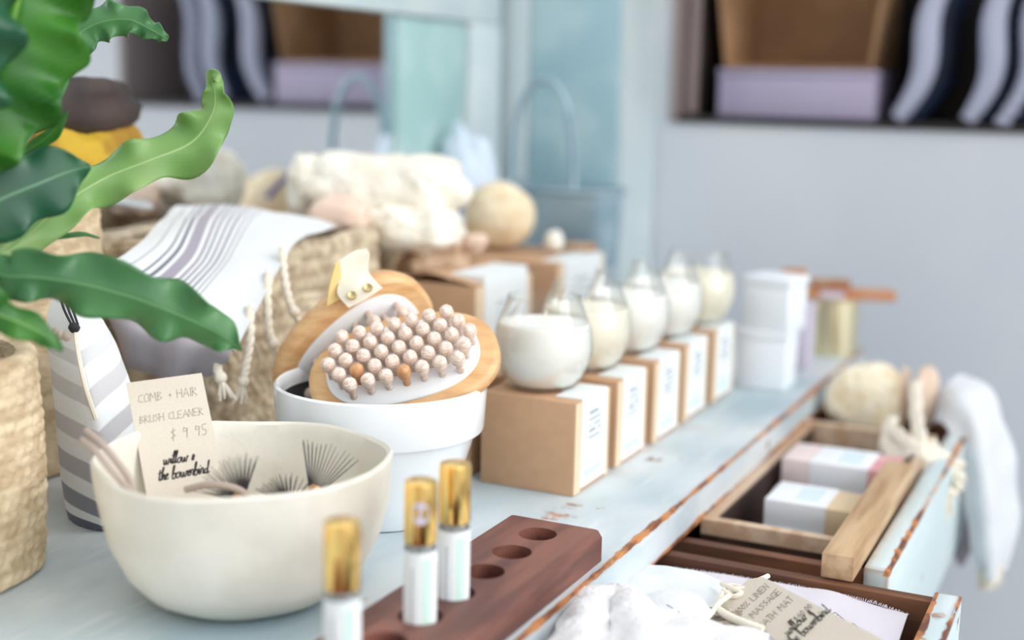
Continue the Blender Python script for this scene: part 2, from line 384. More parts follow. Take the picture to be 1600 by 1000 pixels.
mat('yellow_cloth', lin((190, 155, 40)), .8, col2=lin((150, 112, 30)), scale=20, bump=.8, bdist=.01)
mat('brown_leather', lin((62, 48, 42)), .6, col2=lin((42, 34, 32)), scale=12)
mat('mirror', (.86, .88, .89), .03, 1)
def leafmat(name, c1, c2, rib, tr):
    m = mat(name, c1, .35); t = m.node_tree; b = bsdf(m)
    uv = N(t, 'ShaderNodeTexCoord'); s = N(t, 'ShaderNodeSeparateXYZ'); t.links.new(uv.outputs['UV'], s.inputs[0])
    du = mth(t, 'ABSOLUTE', mth(t, 'SUBTRACT', s.outputs[0], .5))
    n = N(t, 'ShaderNodeTexNoise'); n.inputs['Scale'].default_value = 18; t.links.new(uv.outputs['Object'], n.inputs['Vector'])
    v = mth(t, 'SINE', mth(t, 'MULTIPLY', mth(t, 'ADD', mth(t, 'MULTIPLY', s.outputs[1], 5), mth(t, 'MULTIPLY', du, -1.6)), 60))
    base = mix(t, smooth(t, n.outputs[0], .35, .65), c1, c2)
    base = mix(t, mth(t, 'MULTIPLY', smooth(t, v, .6, 1), .10), base, rib)
    base = mix(t, smooth(t, du, .022, .010), base, rib)
    t.links.new(base, b.inputs['Base Color'])
    tr_ = N(t, 'ShaderNodeBsdfTranslucent'); t.links.new(mix(t, .6, base, lin((150, 200, 70))), tr_.inputs[0])
    ms = N(t, 'ShaderNodeMixShader'); ms.inputs[0].default_value = tr
    t.links.new(b.outputs[0], ms.inputs[1]); t.links.new(tr_.outputs[0], ms.inputs[2])
    t.links.new(ms.outputs[0], t.nodes['Material Output'].inputs[0]); return m
leafmat('leaf_bright', lin((70, 136, 46)), lin((40, 104, 36)), lin((140, 190, 90)), .35)
leafmat('leaf_light', lin((160, 194, 124)), lin((128, 172, 96)), lin((188, 212, 150)), .35)
leafmat('leaf_dark', lin((28, 84, 58)), lin((40, 100, 62)), lin((100, 150, 110)), .2)
leafmat('leaf_mid', lin((84, 138, 84)), lin((60, 114, 66)), lin((116, 160, 108)), .25)
def stripes(name, base, bands, axis=0, weave=True, rough=.95):
    """bands: (start, end, colour) in UV"""
    m = mat(name, base, rough, bump=.5, bscale=160, bdist=.0012, sheen=.2); t = m.node_tree; b = bsdf(m)
    uv = N(t, 'ShaderNodeTexCoord'); s = N(t, 'ShaderNodeSeparateXYZ'); t.links.new(uv.outputs['UV'], s.inputs[0])
    cur = mix(t, 0.0, base, base)
    wv = N(t, 'ShaderNodeTexWave', wave_type='BANDS'); wv.inputs['Scale'].default_value = 90; t.links.new(uv.outputs['UV'], wv.inputs['Vector'])
    wv_ = s.outputs[axis] if axis else mth(t, 'ADD', s.outputs[0], mth(t, 'MULTIPLY', mth(t, 'SINE', mth(t, 'MULTIPLY', s.outputs[1], 7.0)), .018))
    for a, e, c in bands:
        f = mth(t, 'MULTIPLY', smooth(t, wv_, a-.004, a+.004), smooth(t, wv_, e+.004, e-.004))
        cur = mix(t, f, cur, c)
    t.links.new(cur, b.inputs['Base Color']); return m
G1, G2, G3 = lin((150, 144, 156)), lin((104, 106, 120)), lin((172, 174, 184))
stripes('towel_striped', lin((214, 217, 218)), [(.10, .115, G3), (.19, .205, G2), (.235, .26, G2), (.285, .36, G1), (.385, .41, G1), (.43, .445, G2), (.47, .49, G1), (.515, .53, G2), (.56, .572, G1), (.60, .607, G2)])
stripes('cushion_striped', lin((236, 239, 241)), [(.30, .36, lin((212, 213, 216))), (.43, .49, lin((206, 205, 208))), (.56, .62, lin((196, 194, 198))), (.68, .74, lin((178, 176, 180))), (.79, .85, lin((140, 143, 154))), (.89, .96, lin((90, 98, 118)))], axis=1)
# ---------------------------------------------------------------- setting
WX, WY, FZ = -.893, 1.95, -.85
TX = -.317                                     # front edge of the dresser top
nx0, nx1, nz0, nz1 = -.672, -.02, .284, .68    # niche opening in the back wall
bm = bmesh.new()
box(bm, WX-.1, nx0, WY, WY+.4, FZ, 1.6); box(bm, nx1, 3.2, WY, WY+.4, FZ, 1.6)
box(bm, nx0, nx1, WY, WY+.4, FZ, nz0); box(bm, nx0, nx1, WY, WY+.4, nz1, 1.6)
struct('wall_back', bm, 'wall_paint', smooth_=False)
struct('wall_left', BX(WX-.1, WX-.02, -.8, WY, FZ, 1.6), 'wall_paint', smooth_=False)
struct('floor', BX(WX-.1, 3.2, -.8, WY+.4, FZ-.05, FZ), 'floor_boards', smooth_=False)
t = thing('wall_shelf', 'dark open shelf niche set into the pale back wall, holding boxes and cushions', 'shelf', ((nx0+nx1)/2, WY+.2, nz0))
k = .012
obj('back_panel', BX(nx0, nx1, WY+.30, WY+.312, nz0, nz1), 'niche_dark', t, False)
obj('side_panel', BX(nx0, nx0+k, WY-.004, WY+.3, nz0, nz1), 'niche_edge', t, False)
obj('side_panel', BX(nx1-k, nx1, WY-.004, WY+.3, nz0, nz1), 'niche_edge', t, False)
obj('shelf_board', BX(nx0+k, nx1-k, WY-.006, WY+.3, nz0, nz0+.010), 'niche_dark', t, False)
obj('top_panel', BX(nx0+k, nx1-k, WY-.004, WY+.3, nz1-.01, nz1), 'niche_edge', t, False)
zs = nz0+.011
# lilac box and the open carton on top of it
t = thing('storage_box', 'flat lilac cardboard box lying in the dark wall shelf under an open carton', 'box', (-.48, WY+.09, zs))
obj('box_body', BX(-.600, -.366, WY+.01, WY+.17, zs, zs+.062, bev=.002), 'lilac_box', t)
obj('box_lid', BX(-.602, -.364, WY+.008, WY+.172, zs+.0625, zs+.071, bev=.002), 'lilac_box', t)
cz = zs+.073
t = thing('cardboard_carton', 'open brown cardboard carton on its side on top of the lilac box', 'box', (-.48, WY+.12, cz))
bm = bmesh.new()
def slab(bm, pts, th, dirv):
    a = [bm.verts.new(p) for p in pts]; b = [bm.verts.new(Vector(p)+Vector(dirv)*th) for p in pts]; n = len(a)
    bm.faces.new(a); bm.faces.new(b[::-1])
    for i in range(n): bm.faces.new((a[i], b[i], b[(i+1) % n], a[(i+1) % n]))
    return bm
y0, y1 = WY+.0, WY+.2
slab(bm, [(-.595, y1, cz), (-.375, y1, cz), (-.375, y1, cz+.24), (-.595, y1, cz+.24)], .004, (0, 1, 0))
slab(bm, [(-.590, y0+.02, cz), (-.595, y1, cz), (-.595, y1, cz+.24), (-.618, y0, cz+.24)], .004, (-1, 0, 0))
slab(bm, [(-.380, y0+.02, cz), (-.375, y1, cz), (-.375, y1, cz+.24), (-.350, y0, cz+.24)], .004, (1, 0, 0))
obj('carton_body', bm, 'kraft_inside', t, False)
bm = slab(bmesh.new(), [(-.590, y0+.02, cz), (-.380, y0+.02, cz), (-.375, y1, cz), (-.595, y1, cz)], .004, (0, 0, 1))
obj('carton_floor', bm, 'kraft_inside', t, False)
# leaning cushions in the niche
def s_cushion(xb, xt, label, ribbed=False, d=0.0, w=.05):
    t = thing('cushion', label, 'cushion', (xb, WY+.1, zs), 'blue cushions leaning in the wall shelf')
    n = 14; path = [Vector((xb+(xt-xb)*(i/n)+.012*sin(i/n*2*pi), 0, zs+.004+.215*i/n)) for i in range(n+1)]
    bm = bmesh.new(); secs = []
    for i, p in enumerate(path):
        wd = w*(.45+.55*sin(pi*min(1, max(0, (i+1)/(n+2)))))
        secs.append([p+Vector((wd*.35*cos(a)+.02, WY+.11+d+.08*sin(a), 0)) for a in [2*pi*k/20 for k in range(20)]])
    loftcap(bm, secs, 20); obj('cushion_body', bm, 'denim', t)
    bm = bmesh.new()
    if ribbed:
        for i, p in enumerate(path):
            blob(bm, (p.x, WY+.03+d, p.z), .012, 2)
    else:
        tube(bm, [p+Vector((0, WY+.03+d, 0)) for p in path], [.011+.007*sin(pi*i/n) for i in range(n+1)], 12)
    obj('piped_edge', bm, 'cushion_edge', t)
s_cushion(-.335, -.268, 'blue cushion with pale edge leaning right, nearest the lilac box in the shelf')
s_cushion(-.238, -.185, 'middle blue cushion with pale edge leaning right in the dark wall shelf')
s_cushion(-.19, -.14, 'rightmost dark cushion with knobbly pale edging in the wall shelf', True, w=.03)
# dark folder standing at the left end of the niche
t = thing('book', 'dark brown book standing at the left end of the wall shelf', 'book', (-.645, WY+.09, zs))
obj('cover', BX(-.656, -.632, WY+.02, WY+.18, zs, zs+.30, bev=.002), 'brown_leather', t)
obj('page_block', BX(-.652, -.636, WY+.0185, WY+.0215, zs+.003, zs+.297), 'niche_edge', t)
# tall cabinet in the corner
t = thing('corner_cabinet', 'tall pale blue painted cabinet standing in the corner behind the dresser', 'cabinet', (-.79, WY-.08, 0))
cx0, cx1, cy = WX+.005, -.692, 1.80
obj('cabinet_body', BX(cx0, cx1, cy, WY-.004, FZ, .75), 'paint_pale', t, False)
obj('cabinet_door', BX(cx0+.05, cx1-.006, cy-.008, cy, -.4, .74, bev=.002), 'paint_blue', t)
obj('door_stile', BX(cx0+.002, cx0+.048, cy-.012, cy, -.4, .74, bev=.002), 'paint_pale', t)
obj('door_rail', BX(cx0+.06, cx1-.01, cy-.013, cy-.008, .62, .66, bev=.001), 'paint_pale', t)
# mirror along the left wall
t = thing('wall_mirror', 'large mirror in a worn teal and pale painted frame along the left wall', 'mirror', (WX, 1.1, .3))
obj('mirror_glass', BX(WX-.012, WX, .2, 1.495, .02, .42), 'mirror', t, False)
obj('frame_top', BX(WX-.016, WX+.012, .2, 1.78, .421, .62, bev=.002), 'paint_pale', t)
obj('frame_side', BX(WX-.016, WX+.004, 1.496, 1.680, .02, .42, bev=.001), 'paint_teal', t)
obj('frame_side', BX(WX-.016, WX+.014, 1.682, 1.78, .0, .42, bev=.002), 'paint_pale', t)
# ---------------------------------------------------------------- dresser with open drawers
TY = 1.742
D = thing('dresser', 'old pale aqua painted dresser with worn edges and two drawers pulled open', 'dresser', (-.6, .9, FZ))
bm = bmesh.new(); box(bm, WX+.004, TX, -.1, TY, -.0325, 0)
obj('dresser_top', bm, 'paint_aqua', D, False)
bm = bmesh.new()
box(bm, WX+.01, TX-.012, -.09, -.07, FZ, -.033); box(bm, WX+.01, TX-.012, TY-.03, TY-.01, FZ, -.033)
box(bm, WX+.01, WX+.03, -.07, TY-.03, FZ, -.033); box(bm, TX-.03, TX-.012, -.07, TY-.03, FZ, -.19); box(bm, TX-.03, TX-.012, 1.54, TY-.03, -.19, -.033)
box(bm, TX-.03, TX-.012, .976, .996, -.19, -.033)
obj('dresser_body', bm, 'paint_aqua_front', D, False)
def drawer(y0, y1, xf, zt, zfront, h, mfront):
    bm = bmesh.new(); x0 = xf-.40; th = .012
    box(bm, x0, xf-.02, y1-th, y1, zt-h, zt); box(bm, x0, xf-.02, y0, y0+th, zt-h, zt)
    box(bm, x0, xf-.02, y0+th, y1-th, zt-h, zt-h+.008); box(bm, x0, x0+th, y0+th, y1-th, zt-h+.008, zt)
    dr = obj('drawer', bm, mfront, D, False)
    f = obj('drawer_front', BX(xf-.0195, xf, y0-.002, y1+.002, zt-h-.012, zfront, bev=.0015), 'paint_aqua_front', dr)
    return dr
drawer(.46, .968, -.093, -.034, -.030, .13, 'drawer_wood')
drawer(.998, 1.535, -.150, -.036, -.030, .11, 'drawer_wood')
# ---------------------------------------------------------------- kraft candle boxes
def kraft_box(x0, x1, y0, y1, z0, h, label, group='kraft candle boxes', lab=True, lid=0.0, yl=(.014, .008), top=.024, strip=True):
    t = thing('candle_box', label, 'box', ((x0+x1)/2, (y0+y1)/2, z0), group)
    obj('carton', BX(x0, x1, y0, y1, z0, z0+h, bev=.0012), 'kraft', t)
    if lid:
        rows = [[(x0+.001, y, z0+h+.0006), (x0+(x1-x0)*.35, y, z0+h+lid), (x0+(x1-x0)*.7, y, z0+h+lid*.6), (x1-.001, y, z0+h+.0008)] for y in (y0+.001, (y0+y1)/2, y1-.001)]
        obj('lid_flap', sheet(bmesh.new(), rows, 16, 4, thick=.0012), 'kraft', t)
    if lab:
        bm = bmesh.new(); ya, yb = y0+yl[0], y1-yl[1]; e = .0006
        box(bm, x1, x1+e, ya, yb, z0+.004, z0+h+e); zz = z0+h+(.003 if lid else 0)
        box(bm, x1-top, x1, ya, yb, z0+h, z0+h+(lid*.8 if lid else 0)+e*2)
        lb = obj('label', bm, 'label_white', t, False)
        bm = bmesh.new(); yw = yb-ya
        for r in range(5):
            for q in range(5):
                yy = ya+yw*(.28+.095*q); zc = z0+h*(.80-.065*r); hh = h*(.042 if r in (0, 3) else .026)
                if (q*3+r) % 7 == 5: continue
                tube(bm, [Vector((x1+e+.0001, yy+yw*.07*a_, zc+hh*b_)) for a_, b_ in ((0, 0), (.25, 1), (.5, .1), (.75, 1), (1, 0))], .00035, 4)
        obj('print', bm, 'label_grey', lb, False)
        bm = bmesh.new(); box(bm, x1+e, x1+e+.0002, ya+yw*.12, ya+yw*.8, z0+h*.14, z0+h*.22)
        box(bm, x1+e, x1+e+.0002, ya+yw*.12, ya+yw*.7, z0+h*.27, z0+h*.30); obj('print', bm, 'label_green', lb, False)
        # pale unlabelled board strip at the front corner
        obj('corner_strip', BX(x1, x1+.0004, y0+.001, ya-.0005, z0+.001, z0+h-.001), 'kraft_edge', t, False)
        obj('corner_strip', BX(x1, x1+.0004, yb+.0005, y1-.001, z0+.001, z0+h-.001), 'kraft_edge', t, False)
    return t
bx0 = kraft_box(-.486, -.400, .958, 1.034, 0, .079, 'brown kraft candle box with white label, nearest of the row, full front face showing')
ords = ['second', 'third', 'fourth', 'fifth']
for i, w in enumerate(ords):
    dup(bx0, (0.001*(i % 2), .0935*(i+1), 0), 'brown kraft candle box with white label, %s from the front of the row%s' % (w, ', last' if i == 3 else ''))
kraft_box(-.585, -.500, .968, 1.044, 0, .079, 'plain kraft box behind the white pot, left of the candle row', lab=False)
# candles
def candle(c, wax, label, group='glass jar candles'):
    t = thing('candle', label, 'candle', c, group)
    x, y, z = c
    out = [(.0, 0), (.022, 0), (.029, .002), (.036, .011), (.041, .024), (.0425, .036), (.041, .050), (.0365, .063), (.0325, .073), (.0315, .079)]
    inn = [(.0303, .079), (.0313, .073), (.0352, .063), (.0398, .050), (.0412, .036), (.0397, .024), (.0347, .0122), (.027, .004), (.0, .0036)]
    bm = bmesh.new(); P = out+inn; rings = []
    lathe(bm, P[1:-1]+[(.001, .0036)], c, 56)
    obj('glass_jar', bm, 'clear_glass', t)
    wx = [(.001, .0039), (.0268, .0042), (.0345, .0125), (.0394, .0242), (.0409, .036), (.0396, .050), (.0378, .056), (.001, .056)]
    w = obj('wax', lathe(bmesh.new(), wx, c, 56), wax, t)
    bm = tube(bmesh.new(), [(x, y, z+.0562), (x+.0005, y, z+.062), (x+.002, y, z+.066)], .0009, 6)
    obj('wick', bm, 'cream_cord', w)
    return t
c0 = candle((-.449, 1.000, .0795), 'wax', 'white candle in a round glass jar, largest and nearest, on the front kraft box')
clab = ['cream candle in round glass jar on the second kraft box', 'white candle in glass jar, middle of the five on the kraft boxes',
        'white candle in glass jar on the fourth kraft box', 'cream candle in glass jar at the far end of the box row']
for i in range(4):
    c = (-.449+.003*i+(.004 if i == 3 else 0), 1.000+.0935*(i+1)+.003*i, .0795)
    if i in (1, 2): dup(c0, (c[0]+.449, c[1]-1.0, 0), clab[i])
    else: candle(c, 'wax_cream', clab[i])
# larger kraft boxes behind
kraft_box(-.690, -.600, 1.165, 1.300, 0, .131, 'large kraft box with bulging lid and white label, between basket and candles', 'large kraft boxes', lid=.010, top=.045, yl=(.02, .012))
kraft_box(-.755, -.602, 1.375, 1.52, 0, .131, 'large kraft box with white label carrying the round loofah sponge', 'large kraft boxes', top=.03, yl=(.02, .012))
# ---------------------------------------------------------------- bowl
BC = (-.507, .663, 0)
t = thing('bowl', 'large off-white rough clay bowl holding a price card and hair brush cleaners', 'bowl', BC)
prof = [(.001, .004), (.042, .0), (.052, .001), (.066, .009), (.079, .023), (.088, .042), (.0935, .064), (.0965, .085), (.0972, .0925), (.0955, .0945), (.0930, .0925),
        (.0905, .078), (.086, .056), (.078, .034), (.062, .018), (.04, .012), (.001, .011)]
pr2 = []
for a, b in zip(prof, prof[1:]):
    pr2 += [a, ((a[0]+b[0])/2, (a[1]+b[1])/2)]
pr2.append(prof[-1]); pr2 = [(a_*.965, b_) for a_, b_ in pr2]
bm = lathe(bmesh.new(), pr2, BC, 96)
for v in bm.verts:
    p = v.co; q = noise.noise(p*28)*.0016+noise.noise(p*70)*.0005; d = Vector((p.x-BC[0], p.y-BC[1], 0))
    a = math.atan2(d.y, d.x); L = d.length
    if L > .03: v.co += d/L*(q+.0015*sin(2*a+.6)+.001*sin(3*a)); v.co.z += (.0016*sin(2*a+1)+.001*sin(5*a))*min(1, max(0, p.z/.09))
obj('bowl_body', bm, 'bowl_clay', t)
# price card
def card_matrix(c0, c1, c2):
    """origin at c0 (bottom left), x towards c1 (bottom right), y towards c2 (top left)"""
    x = (c1-c0); y = (c2-c0); w = x.length; h = y.length; x.normalize(); n = x.cross(y).normalized(); y = n.cross(x)
    M = Matrix.Identity(4)
    for i in range(3): M[i][0] = x[i]; M[i][1] = y[i]; M[i][2] = n[i]; M[i][3] = c0[i]
    return M, w, h
a = at(230, 772, d=.872); b = at(350, 752, d=.892); c = at(215, 597, d=.905)
M, w, h = card_matrix(a, b, c)
t = thing('price_card', 'beige handwritten price card standing upright in the clay bowl', 'card', a)
pc = obj('card_sheet', BX(-.0005, w, -.022, h, -.0004, .0004, M=M), 'card', t, False)
bm = bmesh.new()
letters(bm, 'COMB + HAIR', CAP, M, w*.10, h*.80, h*.080, .00022, .1, .0005)
letters(bm, 'BRUSH CLEANER', CAP, M, w*.07, h*.615, h*.069, .00022, .1, .0005)
letters(bm, '$ 9 95', CAP, M, w*.42, h*.43, h*.10, .00024, .1, .0005)
obj('handwriting', bm, 'pencil', t)
bm = bmesh.new()
letters(bm, 'willow &', SCR, M, w*.27, h*.225, h*.050, .00048, .25, .0005)
letters(bm, 'the bowerbird', SCR, M, w*.17, h*.095, h*.052, .00048, .25, .0005)
obj('printed_name', bm, 'ink', t)
# brush cleaners: small wooden rakes with wire bristles
def cleaner(tip, base, side, n, L, sp, label, dens=1.0, handle=None):
    """fan of bristles from base towards tip, spread along side"""
    t = thing('brush_cleaner', label, 'brush', base, 'hair brush cleaners in the bowl')
    bm = bmesh.new(); up = (tip-base).normalized(); sd = side.normalized()
    for i in range(n):
        for j in range(3):
            f = (i/(n-1)-.5)*2
            d = (up*cos(f*sp)+sd*sin(f*sp)).normalized()
            nn = up.cross(sd)*(j-1)*.0022
            st = base+sd*f*.004+nn; l = L*(.86+.2*random.random())
            e = st+d*l+nn*.6
            tube(bm, [st, st+d*l*.5, e+up.cross(sd)*random.uniform(-.0008, .0008)], [.00036, .0003, .00016], 4)
    obj('bristles', bm, 'bristle', t)
    bm = bmesh.new(); hd = handle or (-up)
    tube(bm, [base+up*.0035, base+up*.001, base-up*.004, base+hd*.018, base+hd*.05], [.003, .0052, .0058, .005, .005], 14)
    obj('wooden_handle', bm, 'beech', t)
RV = Vector((cos(AL), sin(AL), 0)); TV = Vector((sin(AL), -cos(AL), 0)); ZV = Vector((0, 0, 1))
b1 = at(492, 765, d=.868); cleaner(b1+(RV*.35+ZV*1.0-TV*.2)*.03, b1, RV*.9-ZV*.4, 13, .031, .50, 'small wire brush cleaner with fanned grey bristles at the right side of the bowl', handle=(-RV*.5-TV*.3-ZV*.35).normalized())
b2 = at(375, 775, d=.850); cleaner(b2+(-RV*.5+ZV*.9-TV*.1)*.03, b2, RV*.8+ZV*.5, 13, .026, .85, 'small wire brush cleaner with splayed bristles right of the price card', handle=(RV*.3+TV*.2-ZV*.9).normalized())
b3 = at(450, 783, d=.862); cleaner(b3+(-RV*.3+ZV*.9)*.03, b3, RV, 13, .018, 1.0, 'brush cleaner with low spread bristles in the middle of the bowl', handle=(-RV*.3-TV*.1-ZV*.8).normalized())
# twine loop over the rim of the bowl
p = [at(128, 688, d=.80), at(150, 705, d=.785), at(175, 735, d=.785), at(205, 768, d=.795), at(200, 745, d=.80), at(165, 700, d=.80), at(135, 672, d=.81)]
tag(obj('twine_loop', tube(bmesh.new(), spline(p, 40), .0022, 8), 'twine'), 'taupe looped cord hanging over the left rim of the clay bowl', 'cord')
bm = bmesh.new()
p = [at(290, 765, d=.845), at(330, 757, d=.84), at(370, 764, d=.842), at(400, 785, d=.85)]
tag(obj('leather_tie', tube(bm, spline(p, 24), .0024, 8), 'twine'), 'pale taupe tie lying below the price card in the bowl', 'cord')
# ---------------------------------------------------------------- white pot
PC = (-.519, .851, 0)
t = thing('plant_pot', 'glossy white pot with a stepped rim holding two wooden massage brushes', 'pot', PC)
prof = [(.001, .001), (.050, 0), (.0535, .001), (.056, .006), (.0735, .066), (.0742, .0675), (.0745, .0685), (.0795, .069), (.0805, .071), (.0822, .100), (.0818, .104), (.0800, .1055), (.0782, .104),
        (.0765, .098), (.0720, .066), (.054, .010), (.001, .008)]
obj('pot_body', lathe(bmesh.new(), prof, PC, 80), 'enamel_white', t)
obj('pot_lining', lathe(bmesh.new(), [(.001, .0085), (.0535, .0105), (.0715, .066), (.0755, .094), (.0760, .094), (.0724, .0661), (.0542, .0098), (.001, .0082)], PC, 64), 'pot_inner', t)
# ---------------------------------------------------------------- massage brushes
nubme = None
def massage_brush(c, n, m, label, a=.074, b=.052, th=.024, nubs=None, strap=None):
    global nubme
    M = frame(c, n, m)
    t = thing('massage_brush', label, 'brush', c, 'wooden massage brushes in the pot')
    pr = [(a*.86, b*.80, -th), (a*.95, b*.92, -th*.86), (a, b, -th*.5), (a*.995, b*.99, -th*.2), (a*.96, b*.945, -.001), (a*.93, b*.91, .0)]
    obj('wooden_body', ovalsolid(bmesh.new(), pr, M, 72, 2.35), 'beech', t)
    pr = [(a*.80, b*.77, -.002), (a*.80, b*.77, .0012), (a*.785, b*.75, .0022), (a*.6, b*.55, .0032)]
    obj('rubber_pad', ovalsolid(bmesh.new(), pr, M, 64, 2.35), 'pad_rubber', t)
    if nubme is None:
        bm = lathe(bmesh.new(), [(.001, -.001), (.0029, -.001), (.0027, .006), (.0036, .0080), (.0050, .0105), (.0056, .0135), (.0052, .0165), (.0036, .0188), (.0015, .0196), (.0003, .0197)], (0, 0, 0), 20)
        bmesh.ops.recalc_face_normals(bm, faces=bm.faces)
        nubme = bpy.data.meshes.new('massage_nub'); bm.to_mesh(nubme); bm.free(); nubme.materials.append(MATS['nub_wood'])
        for p in nubme.polygons: p.use_smooth = True
    for ni, (x, y) in enumerate(nubs):
        o = bpy.data.objects.new('massage_nub', nubme); tan_ = ni in (3, 8); COL.objects.link(o); o.parent = t
        o.matrix_parent_inverse = Matrix.Translation(-Vector(c))
        if tan_: o.material_slots[0].link = 'OBJECT'; o.material_slots[0].material = MATS['nub_wood_tan']; o['label'] = 'darker tan wooden nub'
        o.matrix_basis = M @ Matrix.Translation((x, y, .003)) @ Matrix.Rotation(random.uniform(0, 6), 4, 'Z')
    if strap:
        obj('leather_strap', strap[0](M), 'leather_cream', t)
        for q in strap[1](M): obj('rivet', q, 'brass', t)
    return t, M
def nubgrid(a, b, dx=.0142, dy=.0130):
    out = []; j = -4
    while j <= 4:
        y = j*dy; x = -8*dx + (dx/2 if j % 2 else 0)
        while x <= 8*dx:
            if (abs(x)/(a*.80-.006))**2.3+(abs(y)/(b*.78-.005))**2.3 < 1: out.append((x, y))
            x += dx
        j += 1
    return out
vR, vT = RV, TV
cB = at(630, 566, d=1.010)
nB = (vT*.60+ZV*.79-vR*.14).normalized(); mB = (vR*.92+ZV*.36)
massage_brush(cB, nB, mB, 'front wooden massage brush lying on the pot rim, face of round wooden nubs up', a=.075, b=.052, th=.018, nubs=nubgrid(.077, .054, .0138, .0126))
cA = at(560, 550, d=1.075)
nA = (vR*.44-ZV*.34+vT*.76).normalized(); mA = (vR*.80+ZV*.62)
def strapA(M):
    d0 = 1.036
    rows = [[at(545, 481, d=d0), at(572, 467, d=d0), at(598, 450, d=d0)], [at(528, 459, d=d0), at(556, 447, d=d0-.003), at(582, 434, d=d0)],
            [at(531, 434, d=d0+.004), at(554, 427, d=d0+.004), at(575, 420, d=d0+.004)], [at(527, 413, d=d0+.006), at(552, 398, d=d0+.006), at(577, 398, d=d0+.004)],
            [at(530, 408, d=d0+.012), at(553, 394, d=d0+.010), at(572, 388, d=d0+.006)]]
    return sheet(bmesh.new(), rows, 24, 30, thick=.0016)
def rivA(M):
    out = []
    for q in ((550, 462), (575, 450)):
        F = frame(at(q[0], q[1], d=1.0325), (vT*.9+ZV*.42), vR)
        out.append(lathe(bmesh.new(), [(.0005, 0), (.0036, 0), (.0038, .0006), (.0030, .0016), (.0016, .0010), (.0004, .0008)], (0, 0, 0), 24, M=F))
    return out
bA, _ = massage_brush(cA, nA, mA, 'rear wooden massage brush tilted on its side with a cream riveted strap', a=.074, b=.052, th=.026, nubs=nubgrid(.074, .052), strap=(strapA, rivA))
obj('strap_end', sheet(bmesh.new(), [[at(523, 413, d=1.03), at(530, 409, d=1.032)], [at(515, 443, d=1.035), at(533, 436, d=1.04)], [at(510, 478, d=1.04), at(534, 466, d=1.045)]], 6, 16, thick=.002), 'yellow_strap', bA)
# ---------------------------------------------------------------- walnut board and roll-on bottles
bd = .0215; bxa, bxb, bya, byb = -.398, -.324, .40, .838
hx = -.3625; hy = [.806-.0415*i for i in range(9)]
t = thing('bottle_stand', 'dark walnut block with a row of round holes holding roll-on bottles', 'stand', ((bxa+bxb)/2, (bya+byb)/2, 0))
bm = bmesh.new()
prm = [(bxa, bya), (bxb, bya), (bxb, byb-.006), (bxb-.006, byb), (bxa+.001, byb), (bxa, byb-.001)]
# top plate made with real round wells: rim quads between square cells and circles
r = .0136; n = 32; dep = .0125
zt = bd
secs = sorted(hy); cells = [(y-.0195, y+.0195) for y in secs]
ed = .004
def V(x, y, z): return bm.verts.new((x, y, z))
xl, xr = bxa+.0015, bxb-ed
bounds = [bya]+[v for c in cells for v in c]+[byb-.0062]
for y, (ya, yb) in zip(secs, cells):
    ring = [V(hx+r*cos(2*pi*k/n), y+r*sin(2*pi*k/n), zt) for k in range(n)]
    low = [V(hx+r*cos(2*pi*k/n), y+r*sin(2*pi*k/n), zt-dep) for k in range(n)]
    out = []
    for k in range(n):
        a_ = 2*pi*k/n; cx, sy = cos(a_), sin(a_)
        sx = (xr-hx) if cx > 0 else (hx-xl); syy = (yb-y)
        kk = min(sx/abs(cx) if abs(cx) > 1e-6 else 9, syy/abs(sy) if abs(sy) > 1e-6 else 9)
        out.append(V(hx+cx*kk, y+sy*kk, zt))
    # corners
    for k in range(n):
        k2 = (k+1) % n
        bm.faces.new((ring[k], ring[k2], low[k2], low[k]))
        p, q = out[k].co, out[k2].co
        on = lambda v: (abs(v.x-xr) < 1e-6 or abs(v.x-xl) < 1e-6)
        oy = lambda v: (abs(v.y-yb) < 1e-6 or abs(v.y-ya) < 1e-6)
        if on(p) and not on(q): cv = V(p.x, q.y, zt); bm.faces.new((ring[k], out[k], cv, out[k2], ring[k2]))
        elif on(q) and not on(p): cv = V(q.x, p.y, zt); bm.faces.new((ring[k], out[k], cv, out[k2], ring[k2]))
        else: bm.faces.new((ring[k], out[k], out[k2], ring[k2]))
    bm.faces.new(low)
for a_, b_ in [(bya, cells[0][0])]+[(cells[i][1], cells[i+1][0]) for i in range(len(cells)-1)]+[(cells[-1][1], byb-.004)]:
    if b_-a_ > 1e-6: bm.faces.new([V(xl, a_, zt), V(xr, a_, zt), V(xr, b_, zt), V(xl, b_, zt)])
yE = byb-.004
bm.faces.new([V(xl, yE, zt), V(xr, yE, zt), V(xr-.004, byb, zt-.001), V(xl, byb, zt-.001)])
bm.faces.new([V(xr, bya, zt), V(bxb, bya, zt-ed), V(bxb, yE-.002, zt-ed), V(xr, yE, zt)])
bm.faces.new([V(bxb, bya, zt-ed), V(bxb, bya, 0), V(bxb, yE-.002, 0), V(bxb, yE-.002, zt-ed)])
bm.faces.new([V(xr, yE, zt), V(bxb, yE-.002, zt-ed), V(bxb-.008, byb, zt-ed), V(xr-.004, byb, zt-.001)])
bm.faces.new([V(bxb, yE-.002, zt-ed), V(bxb, yE-.002, 0), V(bxb-.008, byb, 0), V(bxb-.008, byb, zt-ed)])
bm.faces.new([V(bxb-.008, byb, 0), V(xl, byb, 0), V(xl, byb, zt-.001), V(xr-.004, byb, zt-.001), V(bxb-.008, byb, zt-ed)])
bm.faces.new([V(xl, bya, 0), V(xl, byb, 0), V(xl, byb, zt-.001), V(xl, yE, zt), V(xl, bya, zt)])
bm.faces.new([V(xl, bya, 0), V(bxb, bya, 0), V(bxb, bya, zt-ed), V(xr, bya, zt), V(xl, bya, zt)])
bmesh.ops.remove_doubles(bm, verts=bm.verts, dist=1e-6)
